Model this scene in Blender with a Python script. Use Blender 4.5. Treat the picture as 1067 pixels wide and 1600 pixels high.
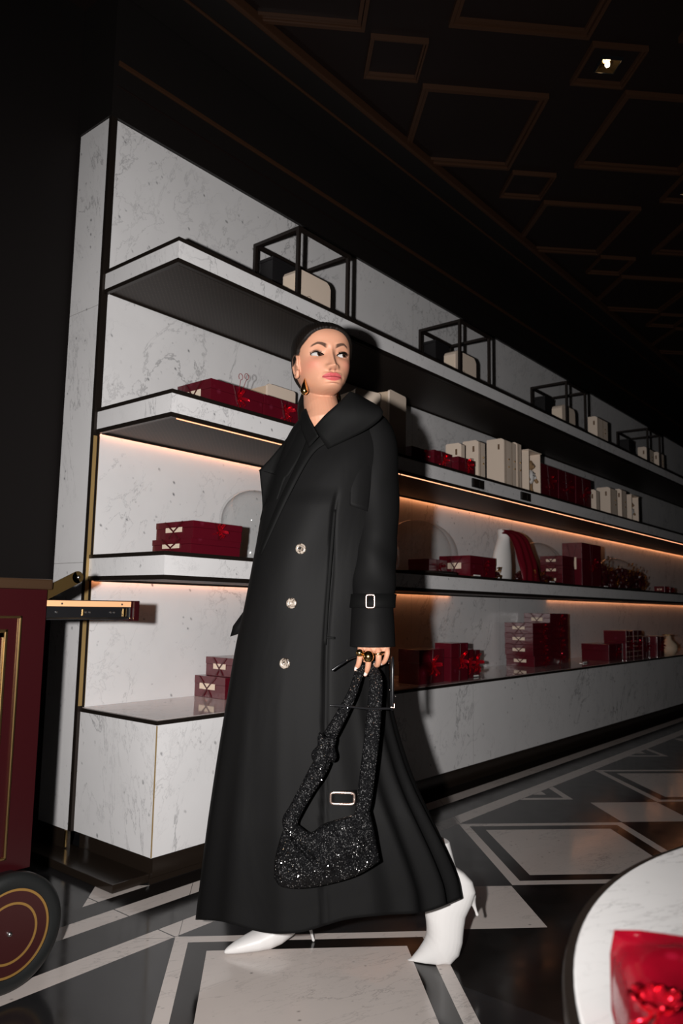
import bpy, bmesh, math, random
from mathutils import Vector, Matrix, noise
from math import sin, cos, pi, radians, sqrt, exp

for o in list(bpy.data.objects): bpy.data.objects.remove(o)
scene = bpy.context.scene
C = scene.collection

# ------------------------------------------------------------ camera
# world: X runs along the shelving wall, Y runs towards it, Z up; the camera stands at (0,0,1)
FPX = 1193.0
CR = ((0.635763741818098, -0.771700637543708, 0.0168104314068791),
      (0.1057980630880827, 0.06554723519183624, -0.9922249391168899),
      (0.7645987408021679, 0.6325991511007114, 0.1233169882473556))
CAM = Vector((0, 0, 1.0))
cam_d = bpy.data.cameras.new('camera'); cam = bpy.data.objects.new('camera', cam_d); C.objects.link(cam)
r, d, f = (Vector(v) for v in CR)
m = Matrix((( r.x, -d.x, -f.x, CAM.x), (r.y, -d.y, -f.y, CAM.y), (r.z, -d.z, -f.z, CAM.z), (0, 0, 0, 1)))
cam.matrix_world = m
cam_d.sensor_fit = 'VERTICAL'; cam_d.sensor_height = 36; cam_d.sensor_width = 24
cam_d.lens = FPX / 1600 * 36
cam_d.dof.use_dof = True; cam_d.dof.focus_distance = 2.25; cam_d.dof.aperture_fstop = 5.6
cam_d.clip_start = 0.05
scene.camera = cam

# ------------------------------------------------------------ view + world
scene.view_settings.view_transform = 'Standard'; scene.view_settings.look = 'None'
scene.view_settings.exposure = 0.0; scene.view_settings.gamma = 1.0
scene.view_settings.use_curve_mapping = False
w = bpy.data.worlds.new('dark_room'); scene.world = w; w.use_nodes = True
w.node_tree.nodes['Background'].inputs[0].default_value = (0.55, 0.36, 0.26, 1)
w.node_tree.nodes['Background'].inputs[1].default_value = 0.002

# person frame: AX = to the right seen from the camera, AN = away from it
AN = Vector((0.77048, 0.63746, 0)); AX = Vector((0.63746, -0.77048, 0)); UP = Vector((0, 0, 1))
# the photographer's flash sits to the left of the lens
fl = bpy.data.lights.new('camera_flash', 'SPOT'); flo = bpy.data.objects.new('camera_flash', fl); C.objects.link(flo)
fl.energy = 430; fl.color = (1.0, 0.965, 0.94); fl.shadow_soft_size = 0.022
fl.spot_size = radians(108); fl.spot_blend = 1.0
flo.location = AX * -0.19 + Vector((0, 0, 1.03))
aim = AX * -0.20 + AN * 2.3 + Vector((0, 0, 1.30)) - flo.location
flo.rotation_euler = aim.to_track_quat('-Z', 'Y').to_euler()

# ------------------------------------------------------------ material helpers
def lin(c): return tuple(((v / 255) / 12.92 if v / 255 <= .04045 else ((v / 255 + .055) / 1.055) ** 2.4) for v in c) + (1,)
def mat(name, col, rough=.5, metal=0, spec=.5, **k):
    m = bpy.data.materials.new(name); m.use_nodes = True
    b = m.node_tree.nodes['Principled BSDF']
    b.inputs['Base Color'].default_value = tuple(col) + (1,) if len(col) == 3 else col
    b.inputs['Roughness'].default_value = rough; b.inputs['Metallic'].default_value = metal
    b.inputs['Specular IOR Level'].default_value = spec
    for kk, v in k.items(): b.inputs[kk.replace('_', ' ')].default_value = v
    return m
def emis(name, col, s):
    m = bpy.data.materials.new(name); m.use_nodes = True; nt = m.node_tree; nt.nodes.clear()
    e = nt.nodes.new('ShaderNodeEmission'); e.inputs[0].default_value = tuple(col) + (1,); e.inputs[1].default_value = s
    o = nt.nodes.new('ShaderNodeOutputMaterial'); nt.links.new(e.outputs[0], o.inputs[0]); return m
class NT:
    def __init__(s, m): s.t = m.node_tree; s.b = s.t.nodes['Principled BSDF']
    def n(s, typ, **k):
        x = s.t.nodes.new('ShaderNode' + typ)
        for a, v in k.items(): setattr(x, a, v)
        return x
    def l(s, a, b): s.t.links.new(a, b)
    def inp(s, sock, v):
        if isinstance(v, (int, float)): sock.default_value = v
        elif isinstance(v, tuple): sock.default_value = v
        else: s.l(v, sock)
    def m(s, op, a, b=0.0, c=0.0, clamp=False):
        x = s.n('Math', operation=op, use_clamp=clamp)
        s.inp(x.inputs[0], a); s.inp(x.inputs[1], b); s.inp(x.inputs[2], c); return x.outputs[0]
    def mix(s, f, a, b):
        x = s.n('Mix', data_type='RGBA'); s.inp(x.inputs[0], f); s.inp(x.inputs[6], a); s.inp(x.inputs[7], b); return x.outputs[2]
    def pos(s, kind='Object'):
        return s.n('TexCoord').outputs[kind] if kind != 'World' else s.n('NewGeometry').outputs['Position']
    def mapg(s, v, scale=(1, 1, 1), rot=(0, 0, 0), loc=(0, 0, 0)):
        x = s.n('Mapping'); s.l(v, x.inputs[0]); x.inputs[1].default_value = loc; x.inputs[2].default_value = rot; x.inputs[3].default_value = scale; return x.outputs[0]
    def noise(s, v, sc, det=4, rough=.55, dist=0.0):
        x = s.n('TexNoise'); s.l(v, x.inputs['Vector']); x.inputs['Scale'].default_value = sc; x.inputs['Detail'].default_value = det
        x.inputs['Roughness'].default_value = rough; x.inputs['Distortion'].default_value = dist; return x.outputs[0]
    def ramp(s, f, stops):
        x = s.n('ValToRGB'); s.l(f, x.inputs[0]); e = x.color_ramp.elements
        while len(e) < len(stops): e.new(.5)
        for i, (p, c) in enumerate(stops): e[i].position = p; e[i].color = c if isinstance(c, tuple) else (c, c, c, 1)
        return x.outputs[0]

def marble_color(N, v, base, vein, sc=1.0, dens=1.0):
    """soft clouds, fine broken diagonal veins and small dark flecks"""
    vv = N.mapg(v, (sc, sc, sc), (0.5, 0.62, 0.45))
    st = N.mapg(vv, (1, 3.4, 1), (0, 0, 0))
    cloud = N.ramp(N.noise(vv, 2.6, 4, .6), [(.35, 0.0), (.75, 1.0)])
    big = N.noise(st, 2.2, 8, .64, .45)
    v1 = N.ramp(N.m('ABSOLUTE', N.m('SUBTRACT', big, .5)), [(0.0, 1.0), (.012, 0.0)])
    v2 = N.ramp(N.m('ABSOLUTE', N.m('SUBTRACT', N.noise(st, 6.5, 8, .6, .4), .53)), [(0.0, .8), (.012, 0.0)])
    msk = N.ramp(N.noise(vv, 1.7, 3, .5), [(.45, 0.0), (.66, 1.0)])
    msk2 = N.ramp(N.noise(N.mapg(vv, loc=(7, 3, 1)), 2.9, 3, .5), [(.47, 0.0), (.68, 1.0)])
    fl = N.n('TexVoronoi'); N.l(N.mapg(vv, (1, 1.0, .55)), fl.inputs['Vector']); fl.inputs['Scale'].default_value = 30
    fk = N.ramp(fl.outputs['Distance'], [(.06, 1.0), (.22, 0.0)])
    fm = N.ramp(N.noise(vv, 13, 3, .7), [(.53, 0.0), (.62, 1.0)])
    t = N.m('MULTIPLY', v1, N.m('MULTIPLY', msk, .62 * dens))
    t = N.m('MAXIMUM', t, N.m('MULTIPLY', v2, N.m('MULTIPLY', msk2, .5 * dens)))
    t = N.m('MAXIMUM', t, N.m('MULTIPLY', fk, N.m('MULTIPLY', fm, .85)))
    soft = N.mix(N.m('MULTIPLY', cloud, .5), base, tuple(.3 * a + .7 * b for a, b in zip(vein, base))[:3] + (1,))
    soft = N.mix(N.m('MULTIPLY', cloud, .09), base, vein)
    return N.mix(t, soft, vein)
def marble(name, base=(.80, .79, .795, 1), vein=(.075, .075, .085, 1), sc=1.0, rough=.28, dens=1.0, seams=None):
    m = mat(name, base, rough); N = NT(m)
    c = marble_color(N, N.pos('World'), base, vein, sc, dens)
    if seams:
        sx = N.n('SeparateXYZ'); N.l(N.pos('World'), sx.inputs[0])
        for ax, p in seams:
            k = N.m('LESS_THAN', N.m('ABSOLUTE', N.m('SUBTRACT', sx.outputs[ax], p)), .0012)
            c = N.mix(N.m('MULTIPLY', k, .6), c, (.12, .11, .1, 1))
    N.l(c, N.b.inputs['Base Color']); return m

M = {}
SEAM = [(0, 2.97), (0, 4.15), (0, 5.35), (0, 6.55), (0, 7.75), (0, 8.95)]
M['marble_wall'] = marble('marble_wall', seams=SEAM)
M['marble_end'] = marble('marble_end', seams=[(2, 2.28), (2, 1.165)])
M['marble_shelf'] = marble('marble_shelf', sc=1.15)
M['marble_counter'] = marble('marble_counter', sc=.9, dens=1.2, seams=[(0, 4.05), (0, 6.3), (0, 8.6)])
M['counter_top'] = marble('counter_top', base=(.62, .55, .53, 1), rough=.05)  # pinkish base: warm tone of the LED light put into the stone colour
M['marble_table'] = marble('marble_table', base=(.56, .55, .545, 1), vein=(.12, .115, .115, 1), sc=1.7, rough=.45, dens=1.3)
M['bronze'] = mat('dark_bronze', (.028, .021, .017), .35, .6)
M['soffit_black'] = mat('black_stained_timber', (.006, .0045, .004), .5)
M['wood_dark'] = mat('dark_red_wood', (.006, .0022, .0016), .5)
M['plinth'] = mat('dark_polished_wood', (.016, .011, .008), .22)
M['moulding'] = mat('gilded_brown_moulding', (.05, .022, .011), .4, .2)
M['brass'] = mat('antique_brass', (.55, .36, .15), .3, 1)
M['brass_line'] = mat('brushed_brass', (.42, .28, .11), .5, .35)
M['black_metal'] = mat('blackened_steel', (.016, .011, .009), .45, .3)
M['cream_card'] = mat('cream_card', (.80, .66, .54), .6)
M['cream_side'] = mat('kraft_card', (.62, .47, .34), .6)
M['card_black'] = mat('black_card', (.01, .009, .01), .5)
M['ink'] = mat('brown_ink', (.16, .09, .05), .6)
M['label'] = mat('cream_label', (.80, .66, .52), .55)
M['gold'] = mat('polished_gold', (.85, .55, .22), .16, 1)
M['steel'] = mat('bright_steel', (.7, .7, .7), .25, 1)
M['black_plastic'] = mat('black_plastic', (.008, .008, .009), .3)
M['led'] = emis('warm_led', (1.0, .42, .22), 2.4)
M['led_wall'] = emis('warm_led_channel', (1.0, .36, .14), 5.5)
M['bulb'] = emis('spot_bulb', (1.0, .86, .66), 14)

def red_paper(name, base, rough=.3, pat=14):
    m = mat(name, base, rough, 0, .5, Coat_Weight=.5, Coat_Roughness=.08); N = NT(m)
    v = N.n('TexVoronoi'); N.l(N.pos('Object'), v.inputs['Vector']); v.inputs['Scale'].default_value = pat
    k = N.ramp(v.outputs['Distance'], [(.1, .6), (.22, 0.0)])
    b4 = tuple(base) + (1,)
    N.l(N.mix(k, b4, (min(1, base[0] * 1.8), base[1] * 3 + .006, base[2] * 3 + .008, 1)), N.b.inputs['Base Color'])
    bm_ = N.n('Bump'); bm_.inputs['Strength'].default_value = .25; bm_.inputs['Distance'].default_value = .004
    N.l(N.noise(N.pos('Object'), 28, 2), bm_.inputs['Height']); N.l(bm_.outputs[0], N.b.inputs['Normal']); N.l(bm_.outputs[0], N.b.inputs['Coat Normal'])
    return m
M['red_paper'] = red_paper('crimson_gift_paper', (.095, .004, .011))
M['ribbon_dark'] = mat('wine_ribbon', (.06, .003, .006), .3)
M['ribbon'] = mat('metallic_red_ribbon', (.75, .01, .03), .22, .75)
M['ribbon_wine'] = mat('metallic_wine_ribbon', (.32, .006, .02), .25, .75)
M['foil_red'] = red_paper('glossy_red_cellophane', (.36, .004, .018), .16, 30)
M['sash'] = mat('wine_satin', (.14, .004, .012), .4)
M['foil_wine'] = mat('dark_wine_foil', (.035, .003, .005), .3)
M['goldfoil'] = mat('crumpled_gold_foil', (.7, .42, .12), .28, 1)

# perforated underside
def perforated():
    m = mat('perforated_bronze', (.03, .022, .018), .5, .35); N = NT(m)
    v = N.mapg(N.pos('World'), (1, 1, 1), (0, 0, radians(45)))
    sx = N.n('SeparateXYZ'); N.l(v, sx.inputs[0]); P = .016
    fx = N.m('SUBTRACT', N.m('FRACT', N.m('DIVIDE', sx.outputs[0], P)), .5); fy = N.m('SUBTRACT', N.m('FRACT', N.m('DIVIDE', sx.outputs[1], P)), .5)
    dd = N.m('SQRT', N.m('ADD', N.m('MULTIPLY', fx, fx), N.m('MULTIPLY', fy, fy)))
    k = N.m('LESS_THAN', dd, .17)
    N.l(N.mix(k, (.030, .022, .018, 1), (.075, .058, .048, 1)), N.b.inputs['Base Color']); return m
M['perf'] = perforated()
M['black_wall'] = mat('black_wall_panel', (.003, .0017, .0015), .7, 0, .2)
def glass():
    m = bpy.data.materials.new('clear_glass'); m.use_nodes = True; nt = m.node_tree; nt.nodes.clear()
    N_ = nt.nodes.new; tr = N_('ShaderNodeBsdfTransparent'); gl = N_('ShaderNodeBsdfGlossy'); gl.inputs['Roughness'].default_value = .03
    lw = N_('ShaderNodeLayerWeight'); lw.inputs[0].default_value = .5; pw = N_('ShaderNodeMath'); pw.operation = 'POWER'; pw.inputs[1].default_value = 4; nt.links.new(lw.outputs['Facing'], pw.inputs[0])
    fr = N_('ShaderNodeMath'); fr.operation = 'MULTIPLY_ADD'; fr.inputs[1].default_value = .35; fr.inputs[2].default_value = .035; nt.links.new(pw.outputs[0], fr.inputs[0])
    mx = N_('ShaderNodeMixShader'); o = N_('ShaderNodeOutputMaterial'); tr.inputs[0].default_value = (.985, .99, .99, 1)
    nt.links.new(fr.outputs[0], mx.inputs[0]); nt.links.new(tr.outputs[0], mx.inputs[1]); nt.links.new(gl.outputs[0], mx.inputs[2]); nt.links.new(mx.outputs[0], o.inputs[0])
    return m
M['glass'] = glass()

# inlaid stone floor: everything follows from |x|+|y| around two lattices
def floor_mat():
    m = mat('inlaid_marble_floor', (.1, .1, .1), .12, 0, .4); N = NT(m)
    sx = N.n('SeparateXYZ'); N.l(N.pos('World'), sx.inputs[0]); X, Y = sx.outputs[0], sx.outputs[1]
    PX, PY = 1.655, 1.11
    def cell(v, c, p): return N.m('ABSOLUTE', N.m('SUBTRACT', N.m('MODULO', N.m('ADD', N.m('SUBTRACT', v, c - p / 2), p * 40), p), p / 2))
    def lt(v, t): return N.m('LESS_THAN', v, t)
    def mx_(*a):
        r = a[0]
        for b in a[1:]: r = N.m('MAXIMUM', r, b)
        return r
    dx, dy = cell(X, 1.585, PX), cell(Y, 1.375, PY)
    ex, ey = N.m('SUBTRACT', PX / 2, dx), N.m('SUBTRACT', PY / 2, dy)
    d1 = N.m('ADD', dx, dy); d2 = N.m('ADD', ex, dy); d3 = N.m('ADD', ex, ey)
    cream = mx_(N.m('MULTIPLY', lt(d1, .562), N.m('GREATER_THAN', d1, .502)), lt(d1, .418), lt(d2, .258),
                N.m('MULTIPLY', lt(d3, .205), N.m('GREATER_THAN', d3, .15)), lt(d3, .05))
    black = mx_(lt(d1, .502), N.m('MULTIPLY', lt(d2, .55), N.m('GREATER_THAN', dy, 0.0)))
    # dark lozenges: true black rings inside the diamonds, charcoal fields outside
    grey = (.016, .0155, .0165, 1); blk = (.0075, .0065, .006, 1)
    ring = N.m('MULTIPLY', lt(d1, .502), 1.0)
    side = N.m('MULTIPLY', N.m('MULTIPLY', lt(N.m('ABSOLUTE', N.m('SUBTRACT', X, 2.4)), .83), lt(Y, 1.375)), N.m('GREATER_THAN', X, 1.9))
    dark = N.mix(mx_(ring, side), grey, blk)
    cm = marble_color(N, N.mapg(N.pos('World'), loc=(3, 1, 0)), (.62, .555, .52, 1), (.2, .18, .17, 1), 1.3, 1.0)
    inside = N.mix(cream, dark, cm)
    # border stripes along the shelving
    sA = N.m('MULTIPLY', N.m('GREATER_THAN', Y, 2.17), lt(Y, 2.252)); sB = N.m('MULTIPLY', N.m('GREATER_THAN', Y, 1.935), lt(Y, 2.017))
    bord = N.mix(mx_(sA, sB), (.008, .007, .007, 1), cm)
    # field beyond the border, left of the shelving
    t = N.m('ADD', N.m('ABSOLUTE', N.m('SUBTRACT', X, 1.66)), N.m('ABSOLUTE', N.m('SUBTRACT', Y, 2.345)))
    beyond = N.mix(N.m('MULTIPLY', lt(t, .135), 1.0), grey, cm)
    c = N.mix(N.m('GREATER_THAN', Y, 1.935), inside, bord)
    c = N.mix(N.m('GREATER_THAN', Y, 2.345), c, beyond)
    jt = mx_(N.m('MULTIPLY', lt(N.m('ABSOLUTE', N.m('SUBTRACT', X, 1.583)), .0022), N.m('GREATER_THAN', Y, 1.935)),
             lt(N.m('ABSOLUTE', N.m('SUBTRACT', d1, .562)), .0012), lt(N.m('ABSOLUTE', N.m('SUBTRACT', Y, 1.935)), .0012))
    c = N.mix(jt, c, (.004, .004, .004, 1))
    N.l(c, N.b.inputs['Base Color'])
    ro = N.ramp(N.noise(N.pos('World'), 9, 3), [(.3, .1), (.8, .2)]); N.l(ro, N.b.inputs['Roughness'])
    return m
M['floor'] = floor_mat()

# ------------------------------------------------------------ mesh helpers
def mesh_obj(name, bm, material, parent=None, smooth=False, kind=None, loc=None):
    me = bpy.data.meshes.new(name); bmesh.ops.recalc_face_normals(bm, faces=bm.faces); bm.to_mesh(me); bm.free()
    o = bpy.data.objects.new(name, me); C.objects.link(o)
    for mm in (material if isinstance(material, (list, tuple)) else [material]): me.materials.append(mm)
    if smooth:
        for p in me.polygons: p.use_smooth = True
    if parent: o.parent = parent
    if kind: o['kind'] = kind
    if loc: o.location = loc
    return o
def bx(bm, x0, x1, y0, y1, z0, z1, bev=0.0, mi=0):
    vs = [bm.verts.new((x, y, z)) for x in (x0, x1) for y in (y0, y1) for z in (z0, z1)]
    fs = [bm.faces.new([vs[i] for i in q]) for q in ((0, 1, 3, 2), (4, 6, 7, 5), (0, 4, 5, 1), (2, 3, 7, 6), (0, 2, 6, 4), (1, 5, 7, 3))]
    for f_ in fs: f_.material_index = mi
    if bev:
        es = {e for f_ in fs for e in f_.edges}
        bmesh.ops.bevel(bm, geom=list(es), offset=bev, segments=2, affect='EDGES', profile=.6)
    return fs
def B(*a, bev=0.0):
    bm = bmesh.new(); bx(bm, *a, bev=bev); return bm
def loft(bm, rings, close=True, caps=True, mi=0):
    vr = [[bm.verts.new(p) for p in R_] for R_ in rings]
    for a, b in zip(vr, vr[1:]):
        n = len(a)
        for i in range(n if close else n - 1):
            j = (i + 1) % n
            f_ = bm.faces.new((a[i], a[j], b[j], b[i])); f_.material_index = mi
    if caps and close:
        for R_ in (vr[0], vr[-1]):
            try: bm.faces.new(R_).material_index = mi
            except ValueError: pass
    return vr
def tube(bm, pts, rad, n=10, flat=1.0, upv=None, mi=0):
    """tapered tube with rounded ends along pts; rad number or list; flat = second radius factor"""
    pts = [Vector(p) for p in pts]
    rad = [rad] * len(pts) if isinstance(rad, (int, float)) else list(rad)
    rings = []; prev = None
    for i, p in enumerate(pts):
        t = (pts[min(i + 1, len(pts) - 1)] - pts[max(i - 1, 0)]).normalized()
        u = Vector(upv) if upv is not None else (prev if prev else (Vector((0, 0, 1)) if abs(t.z) < .9 else Vector((1, 0, 0))))
        u = (u - t * u.dot(t)).normalized(); v = t.cross(u); prev = u
        rings.append((p, u, v, rad[i], t))
    out = []
    p, u, v, r_, t = rings[0]
    for a in (.15, .6, .87): out.append([p - t * r_ * sqrt(1 - a * a) * min(1, flat) + (u * cos(k * 2 * pi / n) * flat + v * sin(k * 2 * pi / n)) * r_ * a for k in range(n)])
    for p, u, v, r_, t in rings: out.append([p + (u * cos(k * 2 * pi / n) * flat + v * sin(k * 2 * pi / n)) * r_ for k in range(n)])
    for a in (.87, .6, .15): out.append([p + t * r_ * sqrt(1 - a * a) * min(1, flat) + (u * cos(k * 2 * pi / n) * flat + v * sin(k * 2 * pi / n)) * r_ * a for k in range(n)])
    loft(bm, out, mi=mi)
def spline(pts, k=6):
    """Catmull-Rom through the points"""
    P = [Vector(p) for p in pts]; P = [P[0] * 2 - P[1]] + P + [P[-1] * 2 - P[-2]]; o = []
    for i in range(1, len(P) - 2):
        for s_ in range(k):
            t = s_ / k; a, b, c, d_ = P[i - 1:i + 3]
            o.append(.5 * ((2 * b) + (c - a) * t + (2 * a - 5 * b + 4 * c - d_) * t * t + (3 * b - a - 3 * c + d_) * t ** 3))
    o.append(P[-2]); return o
def lathe(bm, prof, n=32, mi=0, caps=True):
    loft(bm, [[(r_ * cos(2 * pi * k / n), r_ * sin(2 * pi * k / n), z) for k in range(n)] for r_, z in prof], caps=caps, mi=mi)
def band(bm, pts, wid, th, wdir, mi=0):
    """flat strip of width wid along pts, thickness th"""
    pts = [Vector(p) for p in pts]; rings = []
    for i, p in enumerate(pts):
        t = (pts[min(i + 1, len(pts) - 1)] - pts[max(i - 1, 0)]).normalized(); w_ = Vector(wdir); w_ = (w_ - t * w_.dot(t)).normalized(); nn = t.cross(w_)
        rings.append([p + w_ * wid / 2 + nn * th / 2, p - w_ * wid / 2 + nn * th / 2, p - w_ * wid / 2 - nn * th / 2, p + w_ * wid / 2 - nn * th / 2])
    loft(bm, rings, mi=mi)
def thing(name, label, cat, loc=(0, 0, 0), rz=0.0, group=None):
    o = bpy.data.objects.new(name, None); C.objects.link(o); o.location = loc; o.rotation_euler = (0, 0, rz)
    o['label'] = label; o['category'] = cat
    if group: o['group'] = group
    return o
def tag(o, label, cat, group=None):
    o['label'] = label; o['category'] = cat
    if group: o['group'] = group
    return o
def dup(root, loc, label, group=None, rz=None):
    kids = [c for c in bpy.data.objects if c.parent == root]
    r_ = root.copy(); C.objects.link(r_); r_.location = loc; r_['label'] = label
    if rz is not None: r_.rotation_euler = (0, 0, rz)
    if group: r_['group'] = group
    for ch in kids:
        c = ch.copy(); C.objects.link(c); c.parent = r_
        for g in [q for q in bpy.data.objects if q.parent == ch]:
            d_ = g.copy(); C.objects.link(d_); d_.parent = c
    return r_
def struct(name, bm, m_, parent=None, smooth=False): return mesh_obj(name, bm, m_, parent, smooth, 'structure')

# ------------------------------------------------------------ the room
XE, YF, YB, XR = 1.775, 2.32, 2.83, 14.0
ZT = 3.8
struct('floor', B(-4, XR, -5, 3.6, -.05, 0), M['floor'])
ceil = struct('ceiling', B(-4, XR, -5, 3.6, ZT, ZT + .1), M['wood_dark'])
# marble-clad back wall with its short return at the left end
struct('wall_back', B(XE, XR, YB, 3.07, .10, 3.15), [M['marble_wall']])
struct('wall_return', B(XE - .012, XE, YB + .012, 3.07, .10, 3.15), M['marble_end'])
struct('trim_1', B(XE - .014, XE + .016, YB - .01, YB + .012, .10, 3.165, bev=.001), M['bronze'])
bm = bmesh.new(); bx(bm, XE - .013, XE + .004, YB - .011, YB - .010, .585, 1.70); bx(bm, XE + .0165, XE + .0175, YB - .009, YB - .0005, .585, 1.70); struct('trim_2', bm, M['brass_line'])
struct('wall_rear', B(-4, XR, 3.09, 3.2, 0, ZT), M['black_wall'])
struct('wall_left', B(-2.6, -2.5, -5, 3.09, 0, ZT), M['black_wall'])
struct('wall_end', B(XR - .1, XR, -5, 3.09, 0, ZT), M['black_wall'])
struct('wall_front', B(-4, XR, -5.0, -4.9, 0, ZT), M['black_wall'])
# frieze above the marble and the dropped soffit with its mouldings
struct('wall_frieze', B(XE - .02, XR, YB - .015, 3.08, 3.152, ZT), M['soffit_black'])
for i, (y, z, r_) in enumerate([(YB - .015, 3.41, .011), (YB - .015, 3.30, .005)]):
    bm = bmesh.new(); bx(bm, XE, XR, y - r_, y, z - r_, z + r_, .003); struct('trim_%d' % (3 + i), bm, M['moulding'] if i == 0 else M['wood_dark'])
struct('trim_5', B(1.0, XR, 2.47, YB - .02, ZT - .05, ZT - .001), M['soffit_black'])
struct('trim_6', B(1.0, XR, 2.442, 2.47, ZT - .055, ZT - .001, bev=.006), M['moulding'])
struct('trim_7', B(-.5, XR, 2.60, 2.612, ZT - .062, ZT - .05, bev=.003), M['moulding'])
# two sizes of square coffers laid diagonally
mould_cache = {}
def coffer(cx, cy, side, wdt):
    if side not in mould_cache:
        bm = bmesh.new(); h = side / 2
        for (wa, wb, dz) in ((0, wdt * .45, .03), (wdt * .55, wdt, .018)):
            o_, i_ = h - wa, h - wb
            for q in ((-o_, o_, -o_, -i_), (-o_, o_, i_, o_), (-o_, -i_, -i_, i_), (i_, o_, -i_, i_)):
                bx(bm, q[0], q[1], q[2], q[3], -dz, 0)
        o = mesh_obj('coffer_moulding', bm, M['moulding'], ceil); mould_cache[side] = o
    else:
        o = mould_cache[side].copy(); C.objects.link(o); o.parent = ceil
    o.location = (cx, cy, ZT - .0005); o.rotation_euler = (0, 0, pi / 4)
spots = []
for j in range(-2, 1):
    cy = 2.107 + j * .83
    for i in range(-1, 6):
        sx = 2.915 + i * 1.5 + (.72 if j % 2 else 0)
        coffer(sx, cy, .29, .022)
        if sx - .75 < 10: coffer(sx + .75, cy, .70, .04)
# recessed square downlights in the small coffers
def downlight(x, y, label):
    t = thing('ceiling_light', label, 'ceiling light', (x, y, ZT), pi / 4, 'recessed ceiling lights')
    bm = bmesh.new(); s_ = .055
    for q in ((-s_, s_, -s_, -s_ + .006), (-s_, s_, s_ - .006, s_), (-s_, -s_ + .006, -s_ + .006, s_ - .006), (s_ - .006, s_, -s_ + .006, s_ - .006)): bx(bm, *q, -.018, -.0005)
    mesh_obj('trim_ring', bm, M['black_plastic'], t)
    bm = bmesh.new(); vs = [bm.verts.new((a * .048, b * .048, -.015)) for a, b in ((-1, -1), (1, -1), (1, 1), (-1, 1))]; vt = [bm.verts.new((a * .022, b * .022, -.003)) for a, b in ((-1, -1), (1, -1), (1, 1), (-1, 1))]
    for k in range(4): bm.faces.new((vs[k], vs[(k + 1) % 4], vt[(k + 1) % 4], vt[k]))
    bm.faces.new(vt); mesh_obj('reflector', bm, M['gold'], t)
    bm = bmesh.new(); bmesh.ops.create_uvsphere(bm, u_segments=16, v_segments=8, radius=.012); bmesh.ops.translate(bm, verts=bm.verts, vec=(0, .004, -.008)); mesh_obj('bulb', bm, M['bulb'], t, True)
downlight(3.635, 1.277, 'small lit square recessed ceiling light, the nearer and complete one')
downlight(5.135, 1.277, 'small recessed ceiling light cut by the right edge of the picture')

# ------------------------------------------------------------ shelving
def shelf(zt, zb, label, led_front=False, led_back=None, sockets=()):
    t = thing('wall_shelf', label, 'shelf', (XE, YB, zb))
    L = XR - .15 - XE; D = YB - YF; H = zt - zb
    bm = bmesh.new(); bx(bm, .0, L, -D, -D + .02, .018, H - .016); bx(bm, .0, .02, -D + .02, -.001, .018, H - .016); bx(bm, .02, L, -D + .02, -.001, H - .04, H - .016)
    mesh_obj('fascia', bm, M['marble_shelf'], t)
    mesh_obj('top_plate', B(-.003, L, -D - .003, -.001, H - .016, H, bev=.001), M['bronze'], t)
    bm = bmesh.new(); bx(bm, -.002, L, -D - .002, -D + .016, 0, .018); bx(bm, -.002, .016, -D + .016, -.001, 0, .018)
    mesh_obj('bottom_trim', bm, M['bronze'], t)
    mesh_obj('underside_panel', B(.016, L, -D + .03, -.025, .006, .011), M['perf'], t)
    mesh_obj('recess_lip', B(.016, L, -.029, -.0255, -.003, .011), M['bronze'], t)  # lip added to hide the LED channel, so only its wall glow shows
    if led_front:
        x = .03
        while x < L:
            e = min(x + 1.5, L); mesh_obj('led_strip', B(x, e - .012, -D + .003, -D + .0075, -.003, -.0003), M['led'], t); x += 1.5
    for (a, b) in led_back or []:
        mesh_obj('led_channel', B(a - XE, b - XE, -.022, -.005, .0085, .0112), M['led_wall'], t)
    for sx in sockets:
        s_ = mesh_obj('socket', B(sx - XE - .07, sx - XE + .07, -D - .012, -D - .0005, .028, .083, bev=.003), M['black_plastic'], t)
        bm = bmesh.new()
        for k in (-.035, .035): bx(bm, sx - XE + k - .026, sx - XE + k + .026, -D - .015, -D - .012, .036, .076, .002)
        mesh_obj('socket_plate', bm, M['bronze'], s_)
    return t
shelf(2.433, 2.328, 'topmost marble-fronted shelf, the one carrying the black cube cases')
shelf(1.819, 1.710, 'second marble-fronted shelf from the top, with black sockets in its front edge', True, [(XE + .02, 13.8)], (4.11, 4.76))
shelf(1.197, 1.090, 'lowest of the three marble shelves, carrying glass domes and a neck bust', False, [(XE + .02, 4.62), (6.2, 13.8)])
t = thing('display_counter', 'long white marble counter with glossy top under the lowest shelf', 'counter', (XE, YB, 0))
L = XR - .15 - XE
mesh_obj('body', B(0, L, YF - YB, -.001, .101, .562), M['marble_counter'], t)
mesh_obj('countertop', B(-.004, L, YF - YB - .004, -.001, .562, .577, bev=.0015), [M['bronze']], t)
mesh_obj('top_slab', B(.008, L - .01, YF - YB + .010, -.002, .5771, .5785), M['counter_top'], t)
mesh_obj('corner_bead', B(-.002, .0015, YF - YB - .002, YF - YB + .0015, .103, .56), M['brass_line'], t)
mesh_obj('plinth', B(.035, L, YF - YB + .035, .0, .012, .0995), M['plinth'], t)
mesh_obj('foot_moulding', B(.02, L, YF - YB + .03, YF - YB + .034, .0, .02), M['plinth'], t)
struct('baseboard_left', B(XE - .12, XE + .034, YF + .05, 3.05, 0, .03, bev=.004), M['plinth'])
struct('trim_8', B(XE - .012, XE + .0, YB + .01, 3.05, .03, .10), M['plinth'])
struct('trim_9', B(XE - .016, XE - .0125, YB + .02, YB + .03, .035, .0995), M['brass'])

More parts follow.
